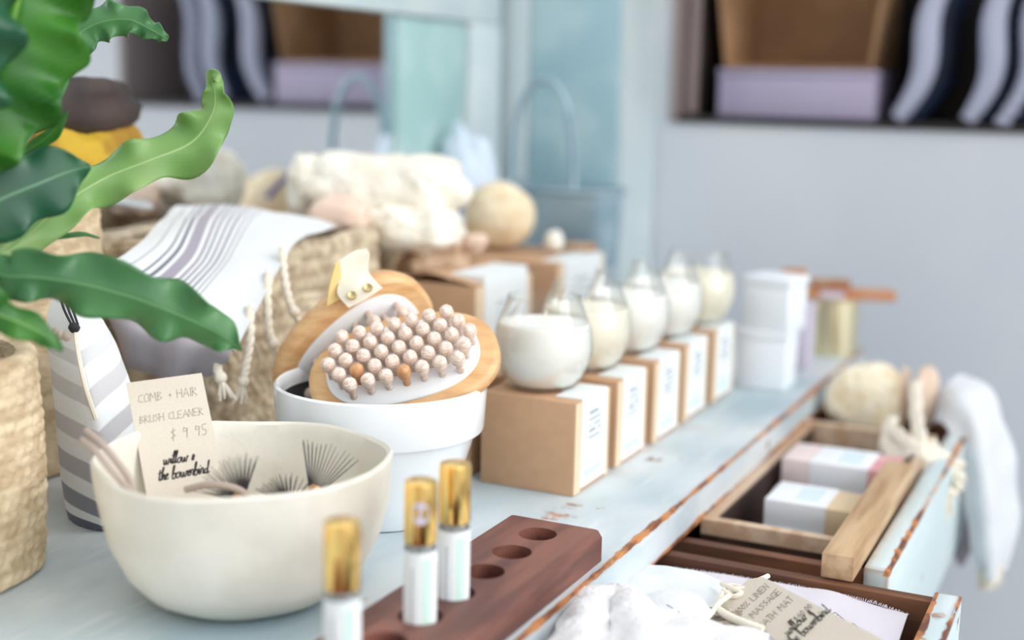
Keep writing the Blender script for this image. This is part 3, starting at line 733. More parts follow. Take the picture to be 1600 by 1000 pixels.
obj('wood_block', bm, 'walnut', t, False)
def roller(y, label, dot=False, vt=None):
    c = Vector((hx+.0014, y-.0030, bd-dep+.0002)); H = .0965
    t = thing('roll_on_bottle', label, 'bottle', c, 'roll-on bottles in the walnut block')
    g = obj('glass_body', lathe(bmesh.new(), [(.0005, 0), (.0082, 0), (.0095, .0018), (.0097, .004), (.0097, .056), (.0090, .0585), (.0070, .0605), (.0070, .0625), (.0005, .0625)], c, 40), 'bottle_glass', t)
    lb = obj('label', lathe(bmesh.new(), [(.0097, .0065), (.00985, .0065), (.00985, .0555), (.0097, .0555)], c, 48, close=True), 'label_white', t)
    # green tint band and vertical lettering on the wrapper
    bm = bmesh.new(); a0 = radians(-50); rr = .00992
    def patch(bm, a1, a2, z1, z2, k=8):
        q = [[bm.verts.new(c+Vector((rr*cos(a1+(a2-a1)*i/k), rr*sin(a1+(a2-a1)*i/k), z))) for i in range(k+1)] for z in (z1, z2)]
        for i in range(k): bm.faces.new((q[0][i], q[0][i+1], q[1][i+1], q[1][i]))
    patch(bm, radians(-52), radians(-18), .010, .052)
    obj('tint', bm, 'label_green', lb, recalc=False)
    bm = bmesh.new()
    for i in range(11): patch(bm, radians(-92), radians(-86), .012+i*.0032, .012+i*.0032+.0021, 2)
    obj('print', bm, 'label_grey', lb, recalc=False)
    cp = obj('gold_cap', lathe(bmesh.new(), [(.0005, .0600), (.0096, .0600), (.00985, .0606), (.00985, .0930), (.0094, .0962), (.0082, .0968), (.0004, .0968)], c, 48), 'gold', t)
    if dot:
        rr = .00998; bm = bmesh.new(); ac = radians(-62); m = 24
        cv = bm.verts.new(c+Vector((rr*cos(ac), rr*sin(ac), .0795)))
        ring = [bm.verts.new(c+Vector((rr*cos(ac+.0055/rr*cos(2*pi*i/m)), rr*sin(ac+.0055/rr*cos(2*pi*i/m)), .0795+.0068*sin(2*pi*i/m)))) for i in range(m)]
        for i in range(m): bm.faces.new((cv, ring[i], ring[(i+1) % m]))
        obj('round_spot', bm, 'lilac_card', cp, recalc=False)  # pale lilac disc on the side of the cap
roller(hy[3], 'gold capped roll-on bottle farthest along the walnut block, right of the others')
roller(hy[4], 'gold capped roll-on bottle with a pale round spot on its cap', dot=True)
roller(hy[6], 'nearest gold capped roll-on bottle, cut off by the bottom of the picture')
# ---------------------------------------------------------------- baskets
def basket(x0, x1, y0, y1, h, label, matname, th=.012, e=4.0, disp=None, nr=90, nh=60, bulge=.0, loc=None, rimw=.004, flare=0.0, seed=0, zb=0.002, nrim=None):
    cx, cy, ax, ay = (x0+x1)/2, (y0+y1)/2, (x1-x0)/2, (y1-y0)/2
    t = thing('woven_basket', label, 'basket', (cx, cy, 0), 'woven baskets on the dresser')
    bm = bmesh.new(); ov = oval(1, 1, nr*4, e); n = len(ov)
    # arc length
    s = [0]
    for i in range(n):
        p, q = ov[i], ov[(i+1) % n]; s.append(s[-1]+sqrt(((q[0]-p[0])*ax)**2+((q[1]-p[1])*ay)**2))
    secs = []
    def ring(z, k, inner=False):
        out = []; kk = 1+bulge*sin(pi*min(1, max(0, z/h)))+flare*z/h
        for i, (a, b) in enumerate(ov):
            px, py = a*ax*kk, b*ay*kk; L = sqrt(px*px+py*py)
            d = (disp(s[i], z) if disp and not inner else 0)
            nx, ny = a**3/ax, b**3/ay; nl = sqrt(nx*nx+ny*ny) or 1; nx /= nl; ny /= nl
            wob = rimw*noise.noise(Vector((a*1.7+seed, b*1.7, z*9)))*(z/h)
            out.append(Vector((cx+px+nx*(d+k+wob), cy+py+ny*(d+k+wob), zb+z+(rimw*1.5*noise.noise(Vector((a*1.3, b*1.3+seed, 5)))*(z/h)**2))))
        return out
    for j in range(nh+1): secs.append(ring(h*j/nh, 0))
    for k_, z in ((-th*.25, h+th*.22), (-th*.6, h+th*.22), (-th, h)): secs.append(ring(z, k_, True))
    for j in range(5): secs.append(ring(h*(1-(j+1)/5.2), -th, True))
    loftcap(bm, secs, n); obj('basket_body', bm, matname, t); return t
def braid(p, L, amp, tw=1.0):
    """horizontal rows of slanted straw strands"""
    def f(s, z):
        r = floor(z/p); u = z/p-r; sg = 1 if r % 2 else -1
        v = s/L+sg*u*tw*.8+.37*r+.15*noise.noise(Vector((s*40, z*40, 0)))
        w = (v-floor(v))*2-1; prof = sqrt(max(0, 1-w*w))*(.5+.5*sin(pi*u))
        return amp*(prof-.5)+amp*.5*noise.noise(Vector((s*90, z*140, 3)))
    return f
mat('straw', lin((226, 206, 172)), .85, col2=lin((196, 172, 138)), scale=45, stretch=(1, 1, 2), ramp=(.35, .62), bump=.8, bscale=260, bdist=.002)
mat('seagrass', lin((218, 203, 176)), .85, col2=lin((176, 156, 130)), scale=60, ramp=(.35, .65), bump=.8, bscale=220, bdist=.002)
basket(-.882, -.640, .33, .655, .150, 'straw woven basket at the left edge holding the potted fern', 'straw', disp=braid(.0085, .010, .0022, .6), nr=110, nh=110, e=5, bulge=.02, seed=3)
basket(-.888, -.704, .885, 1.185, .182, 'braided seagrass basket with a striped towel over it, behind the white pot', 'seagrass', disp=braid(.0165, .0115, .0042, 1.0), nr=150, nh=130, e=5, seed=9, rimw=.010)
# ---------------------------------------------------------------- potted fern in the straw basket
RT = Vector((-.745, .50, .055))
FT = thing('potted_fern', 'leafy green potted fern with wavy strap leaves standing in the left straw basket', 'plant', (-.745, .50, .004))
obj('nursery_pot', lathe(bmesh.new(), [(.001, .003), (.058, .002), (.078, .115), (.082, .115), (.082, .122), (.077, .122), (.073, .108), (.001, .106)], (-.762, .50, .002), 40), 'black_cord', FT)
obj('soil', blob(bmesh.new(), (-.762, .50, .106), .071, 3, wr=.12, ws=40, sq=(1, 1, .14)), 'soil', FT)
def leaf(pts, hw, mname, tw=.3, ruf=.004, wave=9, seed=0, fold=.25, nv=90, nu=14, curl=0):
    """pts: (px, py, depth) along the midrib, hw: half width in metres at each"""
    P = [RT+Vector((0, 0, .06))]+[at(a, b, d=d) for a, b, d in pts]; Wd = [.006]+list(hw)
    path = spline(P, nv); ws = spline([float(w) for w in Wd], nv)
    bm = bmesh.new(); uvl = bm.loops.layers.uv.verify(); g = []
    for i, p in enumerate(path):
        tg = (path[min(i+1, nv)]-path[max(i-1, 0)]).normalized(); vd = (CC-p).normalized()
        sd = tg.cross(vd)
        if sd.length < 1e-4: sd = Vector((0, 0, 1))
        sd.normalize(); nn = sd.cross(tg).normalized(); twi = tw+curl*(i/nv)**3
        sd2 = sd*cos(twi)+nn*sin(twi); nn2 = tg.cross(sd2)*-1
        w = max(.0003, ws[i]); row = []
        f = i/nv
        for j in range(nu+1):
            u = (j/nu)*2-1; e = u*u
            ph = 1.3 if u > 0 else 0
            rf = ruf*e*sin(wave*2*pi*f+ph+seed)*min(1, w/.01)+ruf*.5*e*sin(wave*1.7*2*pi*f+ph*2+seed*2)*min(1, w/.01)
            ww = w*(1+.13*e*sin(wave*2*pi*f+ph+seed+1.2))
            row.append(bm.verts.new(p+sd2*u*ww+nn2*(rf-abs(u)*w*fold+.0)))
        g.append(row)
    for i in range(nv):
        for j in range(nu):
            q = [(i, j), (i+1, j), (i+1, j+1), (i, j+1)]; f = bm.faces.new([g[a][b] for a, b in q])
            for l, (a, b) in zip(f.loops, q): l[uvl].uv = (b/nu, a/nv)
    o = obj('leaf', bm, mname, FT, recalc=False)
    md = o.modifiers.new('thickness', 'SOLIDIFY'); md.thickness = .0005; md.offset = 0
    return o
m_ = lambda v, d: v*d/FPX
leaf([(-120, 330, .80), (-52, 205, .80), (2, 90, .80), (36, -30, .80), (60, -170, .80)], [m_(v, .8) for v in (40, 84, 108, 98, 60)], 'leaf_bright', tw=.25, ruf=.010, wave=7, seed=1)
leaf([(-140, 300, .74), (-90, 150, .74), (-50, 20, .74), (-40, -120, .74)], [m_(v, .74) for v in (60, 90, 90, 60)], 'leaf_dark', tw=-.3, ruf=.008, wave=6, seed=4)
leaf([(40, 200, .90), (85, 100, .92), (125, 52, .93), (160, 34, .93), (200, 30, .93), (228, 42, .93), (250, 54, .93), (262, 62, .93)], [m_(v, .93) for v in (16, 26, 30, 28, 26, 18, 11, 4)], 'leaf_mid', tw=.2, ruf=.005, wave=7, seed=2)
leaf([(-60, 430, .84), (20, 388, .86), (95, 322, .88), (165, 278, .90), (235, 250, .91), (300, 222, .92), (332, 178, .92), (336, 145, .92), (330, 122, .915), (338, 118, .905), (342, 130, .90)],
     [m_(v, .9) for v in (12, 22, 34, 36, 36, 44, 30, 18, 10, 8, 4)], 'leaf_light', tw=.25, ruf=.0075, wave=7, seed=.6, nv=120)
leaf([(-60, 450, .80), (20, 432, .80), (110, 440, .81), (200, 462, .82), (280, 492, .83), (340, 520, .84), (378, 548, .845)], [m_(v, .8) for v in (24, 36, 46, 48, 44, 30, 2)], 'leaf_mid', tw=-.2, ruf=.0075, wave=5, seed=3)
leaf([(-30, 275, .86), (30, 244, .86), (70, 217, .86), (92, 195, .86), (106, 173, .86)], [m_(v, .86) for v in (3, 8, 12, 9, 1)], 'leaf_bright', tw=.3, ruf=.001, wave=4)
leaf([(-70, 350, .82), (0, 312, .83), (60, 287, .84), (108, 268, .85), (142, 260, .855)], [m_(v, .84) for v in (44, 60, 56, 36, 3)], 'leaf_dark', tw=0, ruf=.003, wave=3, seed=5, fold=.08)
leaf([(-40, 410, .86), (40, 386, .87), (90, 370, .88), (130, 366, .88), (156, 372, .88)], [m_(v, .87) for v in (3, 5, 5, 4, 1)], 'leaf_mid', tw=.5, ruf=.001, wave=4)
leaf([(-70, 470, .76), (0, 492, .77), (60, 518, .78), (98, 548, .785)], [m_(v, .78) for v in (22, 26, 20, 3)], 'leaf_bright', tw=.1, ruf=.003, wave=4, seed=2)
leaf([(-60, 385, .88), (0, 362, .9), (50, 345, .92), (90, 338, .94)], [m_(v, .9) for v in (14, 16, 10, 1)], 'leaf_dark', tw=.4, ruf=.003, wave=4, seed=1)
# ---------------------------------------------------------------- striped cushion between the baskets
CT = thing('cushion', 'white cushion with fine grey stripes wedged between the straw basket and the clay bowl', 'cushion', (-.668, .735, 0))
def pillow(c, ax, ay, n, hw, hh, th, nu=30, nv=50, wr=.002, ex=5):
    bm = bmesh.new(); uvl = bm.loops.layers.uv.verify()
    for s in (1, -1):
        vs = []
        for i in range(nu+1):
            u = i/nu*2-1; col_ = []
            for j in range(nv+1):
                v = j/nv*2-1; t_ = th*(max(0, 1-abs(u)**ex))**.55*(max(0, 1-abs(v)**ex))**.55
                p = c+ax*u*hw*(1-.06*v*v*(1 if abs(u) > .5 else 0)*(abs(u)-.5))+ay*v*hh+n*s*t_
                p += n*wr*noise.noise(p*28)*(t_/th)
                col_.append(bm.verts.new(p))
            vs.append(col_)
        for i in range(nu):
            for j in range(nv):
                q = [(i, j), (i+1, j), (i+1, j+1), (i, j+1)]
                f = bm.faces.new([vs[a][b] for a, b in q])
                for l, (a, b) in zip(f.loops, q): l[uvl].uv = (a/nu, 1-b/nv)
    bmesh.ops.remove_doubles(bm, verts=bm.verts, dist=1e-5); return bm
ax = (vR*.98-vT*.25).normalized(); nn = (vT*.92+vR*.3+ZV*.12).normalized(); ay = nn.cross(ax).normalized(); ay = (ay-ax*.17).normalized(); ax = ay.cross(nn).normalized()
if ay.z < 0: ay = -ay
CR_ = [[(84, 455, .99), (108, 447, .975), (136, 455, .99), (110, 452, 1.0)], [(72, 500, .99), (114, 505, .960), (166, 508, .99), (118, 503, 1.03)], [(76, 560, 1.0), (126, 565, .957), (196, 572, 1.0), (130, 565, 1.05)],
       [(86, 640, 1.0), (148, 645, .955), (217, 648, 1.01), (150, 645, 1.06)], [(92, 720, 1.0), (162, 730, .955), (222, 730, 1.01), (155, 725, 1.06)], [(104, 800, 1.0), (160, 806, .965), (212, 806, 1.01), (158, 800, 1.05)], [(125, 838, .995), (160, 845, .975), (195, 840, 1.0), (160, 835, 1.02)]]
cols = [spline(c_, 60) for c_ in zip(*[D5 for D5 in [[at(a_, b_, d=d_) for a_, b_, d_ in r_] for r_ in CR_]])]
bm = bmesh.new(); uvl = bm.loops.layers.uv.verify(); g = []; NK = 48
for j in range(61):
    q = [c_[j] for c_ in cols]; ring = []
    for k in range(NK):
        f = k/NK*4; a_ = int(f); tt = f-a_; ring.append(cr(q[(a_-1) % 4], q[a_], q[(a_+1) % 4], q[(a_+2) % 4], tt))
    ring = [p+(p-(q[0]+q[2])/2).normalized()*.0016*noise.noise(p*35) for p in ring]
    g.append([bm.verts.new((p.x, p.y, max(p.z, .001))) for p in ring])
for j in range(60):
    for k in range(NK):
        qd = [(j, k), (j+1, k), (j+1, k+1), (j, k+1)]; f = bm.faces.new([g[a_][b_ % NK] for a_, b_ in qd])
        for l, (a_, b_) in zip(f.loops, qd):
            kk = abs(b_-12); l[uvl].uv = (b_/NK, a_/60+.012*min(kk, 14) if b_ >= 12 else a_/60+.006*kk)
bm.faces.new(g[0]); bm.faces.new(g[-1])
obj('cushion_cover', bm, 'cushion_striped', CT)
bm = bmesh.new()
for k in range(3): tube(bm, spline([at(92+7*k, 446, d=.958), at(98+7*k, 478, d=.955), at(112+5*k, 508, d=.952)], 12), .0009, 6)
blob(bm, at(116, 512, d=.950), .004, 2, wr=.3); obj('dark_cord', bm, 'black_cord', CT)
bm = bmesh.new(); tube(bm, spline([at(118, 516, d=.950), at(120, 540, d=.95), at(132, 600, d=.95), at(150, 655, d=.955)], 16), .0018, 6); obj('side_seam', bm, 'cream_cord', CT)
bm = bmesh.new()
for k in range(7): blob(bm, at(50+9*k, 508+3.0*k, d=.865), .0035, 2, wr=.4, seed=k)
tag(obj('braided_cord', bm, 'twine'), 'short knotted grey cord lying on the rim of the straw basket', 'cord')
# ---------------------------------------------------------------- striped towel over the seagrass basket
TW = thing('hand_towel', 'white hand towel with grey stripes draped over the seagrass basket', 'towel', (-.72, .98, .19))
D4 = lambda l: [at(a, b, d=d) for a, b, d in l]
rows = [D4([(300, 330, 1.33), (360, 326, 1.34), (440, 338, 1.35), (512, 350, 1.34)]), D4([(276, 322, 1.25), (345, 322, 1.26), (430, 332, 1.27), (522, 356, 1.25)]),
        D4([(250, 345, 1.17), (318, 350, 1.17), (395, 360, 1.18), (470, 372, 1.18)]),
        D4([(217, 380, 1.11), (290, 402, 1.11), (362, 416, 1.12), (436, 415, 1.12)]), D4([(176, 412, 1.07), (242, 455, 1.06), (305, 498, 1.055), (368, 546, 1.05)])]
obj('towel_cloth', sheet(bmesh.new(), rows, 80, 60, wr=.0012, ws=25, thick=.002, disp=lambda u, v: .003*sin(u*11+v*4)*v), 'towel_striped', TW)
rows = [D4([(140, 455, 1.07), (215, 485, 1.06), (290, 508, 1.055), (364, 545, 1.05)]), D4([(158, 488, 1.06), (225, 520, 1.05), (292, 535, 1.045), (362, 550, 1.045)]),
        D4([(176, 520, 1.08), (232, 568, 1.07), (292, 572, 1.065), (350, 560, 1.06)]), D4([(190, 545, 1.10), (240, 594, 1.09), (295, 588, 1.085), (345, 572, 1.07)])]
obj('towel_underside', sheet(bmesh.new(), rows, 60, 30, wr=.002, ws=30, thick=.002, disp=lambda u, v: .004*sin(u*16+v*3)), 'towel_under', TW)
def tassel(pts, r=.0031, tuft=.018, nst=14):
    bm = bmesh.new(); P = spline(pts, 30)
    for ph in (0, pi):
        q = []
        for i, p in enumerate(P):
            tg = (P[min(i+1, 30)]-P[max(i-1, 0)]).normalized(); a_ = tg.cross(vT).normalized(); b_ = tg.cross(a_)
            q.append(p+(a_*cos(i*.9+ph)+b_*sin(i*.9+ph))*r*.5)
        tube(bm, q, r*.8, 6)
    e = P[-1]; d = (P[-1]-P[-3]).normalized()
    blob(bm, e, r*1.7, 2)
    for k in range(nst):
        o = Vector((random.uniform(-1, 1), random.uniform(-1, 1), random.uniform(-.3, .3)))*.006
        tube(bm, [e, e+d*tuft*.5+o*.5, e+d*tuft*random.uniform(.85, 1.1)+o], [.0011, .0011, .0007], 5)
    return bm
for pts in ([(441, 386, 1.13), (444, 430, 1.125), (452, 470, 1.12), (460, 488, 1.12)], [(420, 425, 1.11), (418, 470, 1.10), (420, 515, 1.10), (428, 538, 1.10)],
            [(390, 478, 1.08), (391, 530, 1.075), (384, 570, 1.075), (380, 596, 1.075)], [(345, 555, 1.055), (340, 575, 1.06), (345, 590, 1.06)]):
    obj('tassel', tassel(D4(pts)), 'cream_cord', TW)
# ---------------------------------------------------------------- back of the dresser
basket(-.886, -.765, 1.195, 1.52, .150, 'pale straw basket behind the seagrass basket, heaped with a cream throw', 'straw', disp=braid(.012, .012, .002, .7), nr=70, nh=50, e=4.5, seed=21, rimw=.006)
KT = thing('knitted_throw', 'bulky cream knitted throw folded on top of the rear basket', 'throw', (-.80, 1.32, .15))
kc = at(585, 318, d=1.46)
def lump(c, hx_, hy_, hz_, n=46, m=26, wr=.10, seed=0, e=2.6, ax=None, M=None, rid=0):
    bm = bmesh.new(); secs = []
    for j in range(1, m):
        th = pi*j/m; cz = cos(th); sz = sin(th)**(2/e)
        cz = abs(cz)**(2/e)*(1 if cz > 0 else -1); row = []
        for i in range(n):
            a = 2*pi*i/n; p = Vector((sz*(abs(cos(a))**(2/e))*(1 if cos(a) > 0 else -1), sz*(abs(sin(a))**(2/e))*(1 if sin(a) > 0 else -1), cz))
            k = 1+wr*noise.noise(p*1.6+Vector((seed, 0, 0)))+wr*.35*noise.noise(p*5+Vector((seed, 3, 0)))
            k += rid*sin(9*p.x+4*p.y+3*noise.noise(p*2))
            q = Vector((p.x*hx_, p.y*hy_, p.z*hz_))*k
            row.append((M @ q if M else q)+c)
        secs.append(row)
    return loftcap(bm, secs, n)
MR = Matrix.Rotation(AL, 3, 'Z')
obj('upper_fold', lump(at(596, 292, d=1.44), .089, .05, .036, M=MR, wr=.14, seed=2, e=3, rid=.05, n=90, m=50), 'knit_cream', KT)
obj('lower_fold', lump(at(636, 354, d=1.42), .060, .05, .026, M=MR, wr=.12, seed=5, e=3, rid=.05, n=90, m=50), 'knit_cream', KT)
obj('side_fold', lump(at(480, 300, d=1.44), .020, .035, .040, M=MR, wr=.2, seed=8), 'knit_cream', KT)
tag(obj('sea_shell', lump(at(530, 338, d=1.37), .030, .026, .020, M=MR, wr=.2, seed=4), 'shell_pink'), 'pinkish rounded shell on the seagrass basket, in the hollow of the cream throw', 'shell')
tag(obj('sea_shell', lump(at(735, 378, d=1.47), .020, .018, .010, M=MR, wr=.25, seed=14), 'shell_pink'), 'small pale shell in front of the round loofah on the rear kraft box', 'shell')
tag(obj('sheepskin_roll', lump(at(678, 398, d=1.42), .036, .028, .022, M=MR, wr=.5, seed=6), 'tan_skin'), 'rough tan and brown skin roll between the cream throw and kraft boxes', 'roll')
tag(obj('cloth_bag', lump(Vector((-.838, 1.60, .134)), .046, .038, .140, M=MR, wr=.25, seed=9, e=2.2), 'paleblue_cloth'), 'pale blue cloth bag standing behind the cream throw at the back', 'bag')
nb = tube(bmesh.new(), spline([at(704, 286, d=1.62), at(712, 305, d=1.61), at(722, 330, d=1.60)], 10), .004, 8)
tag(obj('ribbon', nb, 'navy'), 'dark blue ribbon hanging on the pale blue cloth bag', 'ribbon')
tag(obj('loofah_sponge', lump(Vector((-.722, 1.465, .1735)), .044, .042, .0415, wr=.05, e=2.05, seed=1), 'loofah'), 'round cream loofah sponge on top of the rear kraft box', 'sponge')
tag(obj('sponge_ball', lump(Vector((-.652, 1.475, .1455)), .0125, .0125, .0135, wr=.2, e=2.0, seed=3), 'knit_cream'), 'small white ball sponge right of the round loofah', 'sponge')
tag(obj('wood_offcut', BX(-.645, -.610, 1.49, 1.515, .1325, .142, bev=.001), 'tan_skin'), 'short brown wooden piece on the rear kraft box beside the ball sponge', 'wood piece')
# galvanised tub with an arched handle
bt = thing('metal_tub', 'blue-grey galvanised tub with tall arched handle at the back corner of the dresser', 'tub', (-.745, 1.685, 0))
M = frame((-.745, 1.685, 0), (0, 0, 1), (1, 0, 0)); oa, ob = .099, .05
obj('tub_body', ovalsolid(bmesh.new(), [(oa*.84, ob*.84, .001), (oa*.86, ob*.86, .003), (oa*.985, ob*.985, .19), (oa*.95, ob*.93, .19), (oa*.84, ob*.82, .012)], M, 64, 3.2), 'galvanised', bt)
obj('rim', tube(bmesh.new(), [M @ Vector((x, y, .194)) for x, y in oval(oa, ob, 64, 3.2)+[oval(oa, ob, 64, 3.2)[0]]], .0045, 8, False), 'galvanised', bt)
obj('handle', tube(bmesh.new(), [Vector((-.745+.046*cos(a), 1.64, .194+.148*sin(a)**.7 if sin(a) > 0 else .194)) for a in [pi*i/40 for i in range(41)]], .005, 10), 'galvanised', bt)
# boxes and tin at the far end
t = thing('gold_tin', 'round brushed gold tin near the far front corner of the dresser', 'tin', (-.352, 1.695, 0))
obj('tin_body', lathe(bmesh.new(), [(.001, 0), (.033, 0), (.034, .001), (.034, .067), (.001, .067)], (-.352, 1.695, .0005), 48), 'tin_gold', t)
obj('tin_lid', lathe(bmesh.new(), [(.001, .0675), (.0348, .0675), (.0348, .072), (.033, .0725), (.001, .0725)], (-.352, 1.695, .0005), 48), 'tin_gold', t)
Mb = Matrix.Translation((-.350, 1.69, .0735)) @ Matrix.Rotation(radians(16), 4, 'Z')
t = thing('wooden_tray', 'reddish wooden display board lying across the gold tin', 'board', (-.350, 1.69, .0735))
obj('board', box(bmesh.new(), -.070, .076, -.018, .018, 0, .011, bev=.001, M=Mb), 'reclaimed', t)
obj('paper_label', box(bmesh.new(), -.018, .012, -.0188, -.0182, .001, .010, M=Mb), 'lilac_card', t, False)
tag(obj('wood_block', box(bmesh.new(), -.066, -.036, -.015, .015, .0115, .034, bev=.002, M=Mb), 'reclaimed'), 'square reddish wood block on the left end of the wooden board', 'block')
tag(obj('wood_offcut', box(bmesh.new(), -.030, .020, -.010, .014, .0115, .023, bev=.003, M=Mb), 'tan_skin'), 'flat brown wood offcut beside the block on the wooden board', 'wood piece')
t = thing('gift_box', 'plain white box standing right behind the row of candle boxes', 'box', (-.372, 1.455, 0))
obj('box_body', BX(-.400, -.345, 1.43, 1.485, 0.0005, .058, bev=.001), 'white_card', t); obj('box_lid', BX(-.4015, -.3435, 1.4285, 1.4865, .0585, .068, bev=.001), 'white_card', t)
t = thing('gift_box', 'white box stacked askew on the plain white box', 'box', (-.366, 1.46, .069))
Mb = Matrix.Translation((-.368, 1.458, .0685)) @ Matrix.Rotation(radians(-12), 4, 'Z')
obj('box_body', box(bmesh.new(), -.026, .028, -.024, .024, 0, .050, bev=.001, M=Mb), 'white_card', t); obj('box_lid', box(bmesh.new(), -.0275, .0295, -.0255, .0255, .0505, .060, bev=.001, M=Mb), 'white_card', t)
t = thing('gift_box', 'slim lilac grey box beside the gold tin', 'box', (-.36, 1.58, 0))
obj('box_body', BX(-.388, -.352, 1.56, 1.60, .0005, .070, bev=.001), 'lilac_card', t); obj('box_lid', BX(-.3892, -.3508, 1.5588, 1.6012, .0705, .080, bev=.001), 'lilac_card', t)
# ---------------------------------------------------------------- second drawer: tray, soaps, rod, brushes, towel
t = thing('wooden_tray', 'pale wooden divided tray inside the farther drawer', 'tray', (-.235, 1.22, -.137))
ta, tb_, tc_, td = -.3165, -.176, 1.045, 1.425; tz0, tz1 = -.1375, -.030
bm = bmesh.new()
box(bm, ta, tb_, tc_, tc_+.011, tz1-.013, tz1); box(bm, ta, tb_, td-.014, td, tz0, tz1+.004); box(bm, ta, ta+.010, tc_+.011, td-.014, tz0, tz1); box(bm, tb_-.010, tb_, tc_+.011, td-.014, tz0, tz1)
obj('tray_frame', bm, 'pale_wood', t, False)
obj('tray_shade', box(box(bmesh.new(), ta, tb_, tc_+.0005, tc_+.0105, tz0, tz1-.0132), ta+.0102, ta+.0125, tc_+.012, td-.0145, -.0793, tz1-.002), 'tray_dark', t, False)  # added dark boards: shade on the near and left walls put in as colour
obj('tray_bottom', BX(ta+.0102, tb_-.0102, tc_+.0112, td-.0142, -.085, -.0795), 'tray_dark', t, False)
def soap(x0, x1, y0, y1, z0, z1, m, paper, label, wrapx, rot=0):
    c = Vector(((x0+x1)/2, (y0+y1)/2, z0)); Mb = Matrix.Translation(c) @ Matrix.Rotation(rot, 4, 'Z'); hx_, hy_, h = (x1-x0)/2, (y1-y0)/2, z1-z0
    t = thing('soap_bar', label, 'soap', c, 'wrapped soap bars in the tray')
    obj('soap', box(bmesh.new(), -hx_, hx_, -hy_, hy_, 0, h, bev=.0015, M=Mb), m, t)
    if m == 'soap_pink': obj('pale_sleeve', box(bmesh.new(), -hx_-.0003, wrapx[0]-.0005, -hy_-.0004, hy_+.0004, -.0001, h+.0004, bev=.0006, M=Mb), 'soap_pinkpaper', t)
    w = obj('paper_band', box(bmesh.new(), wrapx[0], wrapx[1], -hy_-.0006, hy_+.0006, -.0001, h+.0006, bev=.0008, M=Mb), paper, t)
    obj('print', box(bmesh.new(), (wrapx[0]+wrapx[1])/2-.004, wrapx[1]-.010, -hy_+.012, hy_-.008, h+.0006, h+.0009, M=Mb), 'soap_print', w, False)
soap(-.281, -.192, 1.115, 1.175, -.0792, -.052, 'soap_cream', 'soap_paper', 'cream soap bar under a white paper band, nearest in the tray, lower layer', (-.0445, .010))
soap(-.281, -.192, 1.118, 1.178, -.0512, -.027, 'soap_cream', 'soap_paper', 'cream soap bar with white wrapper and bare tan end, top front in the tray', (-.0445, .010))
soap(-.300, -.192, 1.225, 1.290, -.0792, -.050, 'soap_pink', 'soap_paper', 'pink soap bar in white wrapper below the other pink one', (-.024, .040))
soap(-.294, -.190, 1.230, 1.295, -.0490, -.019, 'soap_pink', 'soap_paper', 'pink soap bar in white wrapper, both pink ends bare, top rear in the tray', (-.026, .030))
t = thing('square_rod', 'long square pale wooden stick lying across the two open drawers', 'stick', (-.18, 1.1, -.028))
ra = Vector((-.184, .966, -.0335)); rb = Vector((-.186, 1.235, -.0275)); dd = (rb-ra).normalized()
Mr = frame(ra, dd.cross(Vector((1, 0, 0)))*-1 if dd.cross(Vector((1, 0, 0))).z < 0 else dd.cross(Vector((1, 0, 0))), (1, 0, 0))
if (Mr.to_3x3() @ Vector((0, 1, 0))).y < 0: pass
L_ = (rb-ra).length; sgn = 1 if (Mr.to_3x3() @ Vector((0, 1, 0))).y > 0 else -1
obj('stick', box(bmesh.new(), -.0122, .0122, 0 if sgn > 0 else -L_, L_ if sgn > 0 else 0, .0005, .0200, bev=.0008, M=Mr), 'rod_wood', t)
# brushes and wooden discs at the far end of the drawer
t = thing('bath_brush', 'round bath brush with thick cream fibres in the farther drawer', 'brush', (-.262, 1.48, -.05))
ff = lump(Vector((-.262, 1.490, -.012)), .048, .024, .044, wr=.12, seed=11, e=2.2, M=MR); obj('fibres', ff, 'brush_fibre', t)
t2 = frame(at(1412, 622, d=1.50), (vR*.9+vT*.35), ZV)
obj('brush_back', ovalsolid(bmesh.new(), [(.034, .026, -.004), (.037, .029, -.002), (.037, .029, .002), (.034, .026, .004)], t2, 40, 2.0), 'disc_wood', t)
t = thing('paddle_brush', 'pale wooden oval paddle standing on edge beside the fibre bath brush', 'brush', at(1446, 620, d=1.47))
t2 = frame(at(1446, 622, d=1.47), (vR*.55+vT*.80), ZV)
obj('paddle', ovalsolid(bmesh.new(), [(.033, .017, -.005), (.037, .021, -.003), (.037, .021, .003), (.033, .017, .005)], t2, 40, 2.0), 'disc_wood', t)
t = thing('rope_bundle', 'cream knotted cotton rope with loose ends hanging over the drawer front', 'rope', at(1430, 700, d=1.36))
bm = bmesh.new()
for q in ([(1385, 665, 1.40), (1410, 685, 1.36), (1440, 715, 1.33), (1450, 760, 1.31), (1440, 788, 1.31)], [(1430, 600, 1.44), (1432, 650, 1.40), (1440, 690, 1.35), (1462, 740, 1.32), (1470, 790, 1.31)],
          [(1450, 690, 1.36), (1480, 735, 1.34), (1498, 745, 1.33), (1490, 770, 1.33), (1460, 770, 1.32)], [(1380, 700, 1.38), (1420, 700, 1.35), (1460, 730, 1.33), (1478, 780, 1.32)],
          [(1395, 655, 1.40), (1385, 690, 1.38), (1405, 715, 1.35), (1440, 700, 1.34), (1500, 730, 1.34)]):
    P = spline(D4(q), 30)
    for k in range(3): tube(bm, [p+Vector((.003*cos(i*.5+k*2.1), .003*sin(i*.5+k*2.1), .0025*sin(i*.5+k*2.1+1))) for i, p in enumerate(P)], .0042, 7)
obj('rope', bm, 'cream_cord', t)
bm = bmesh.new()
for k in range(26):
    e = at(random.uniform(1430, 1490), random.uniform(765, 795), d=1.315)
    tube(bm, [e, e+Vector((random.uniform(-.003, .003), .001, -.012)), e+Vector((random.uniform(-.006, .006), .001, -.022))], [.0014, .0013, .0008], 5)
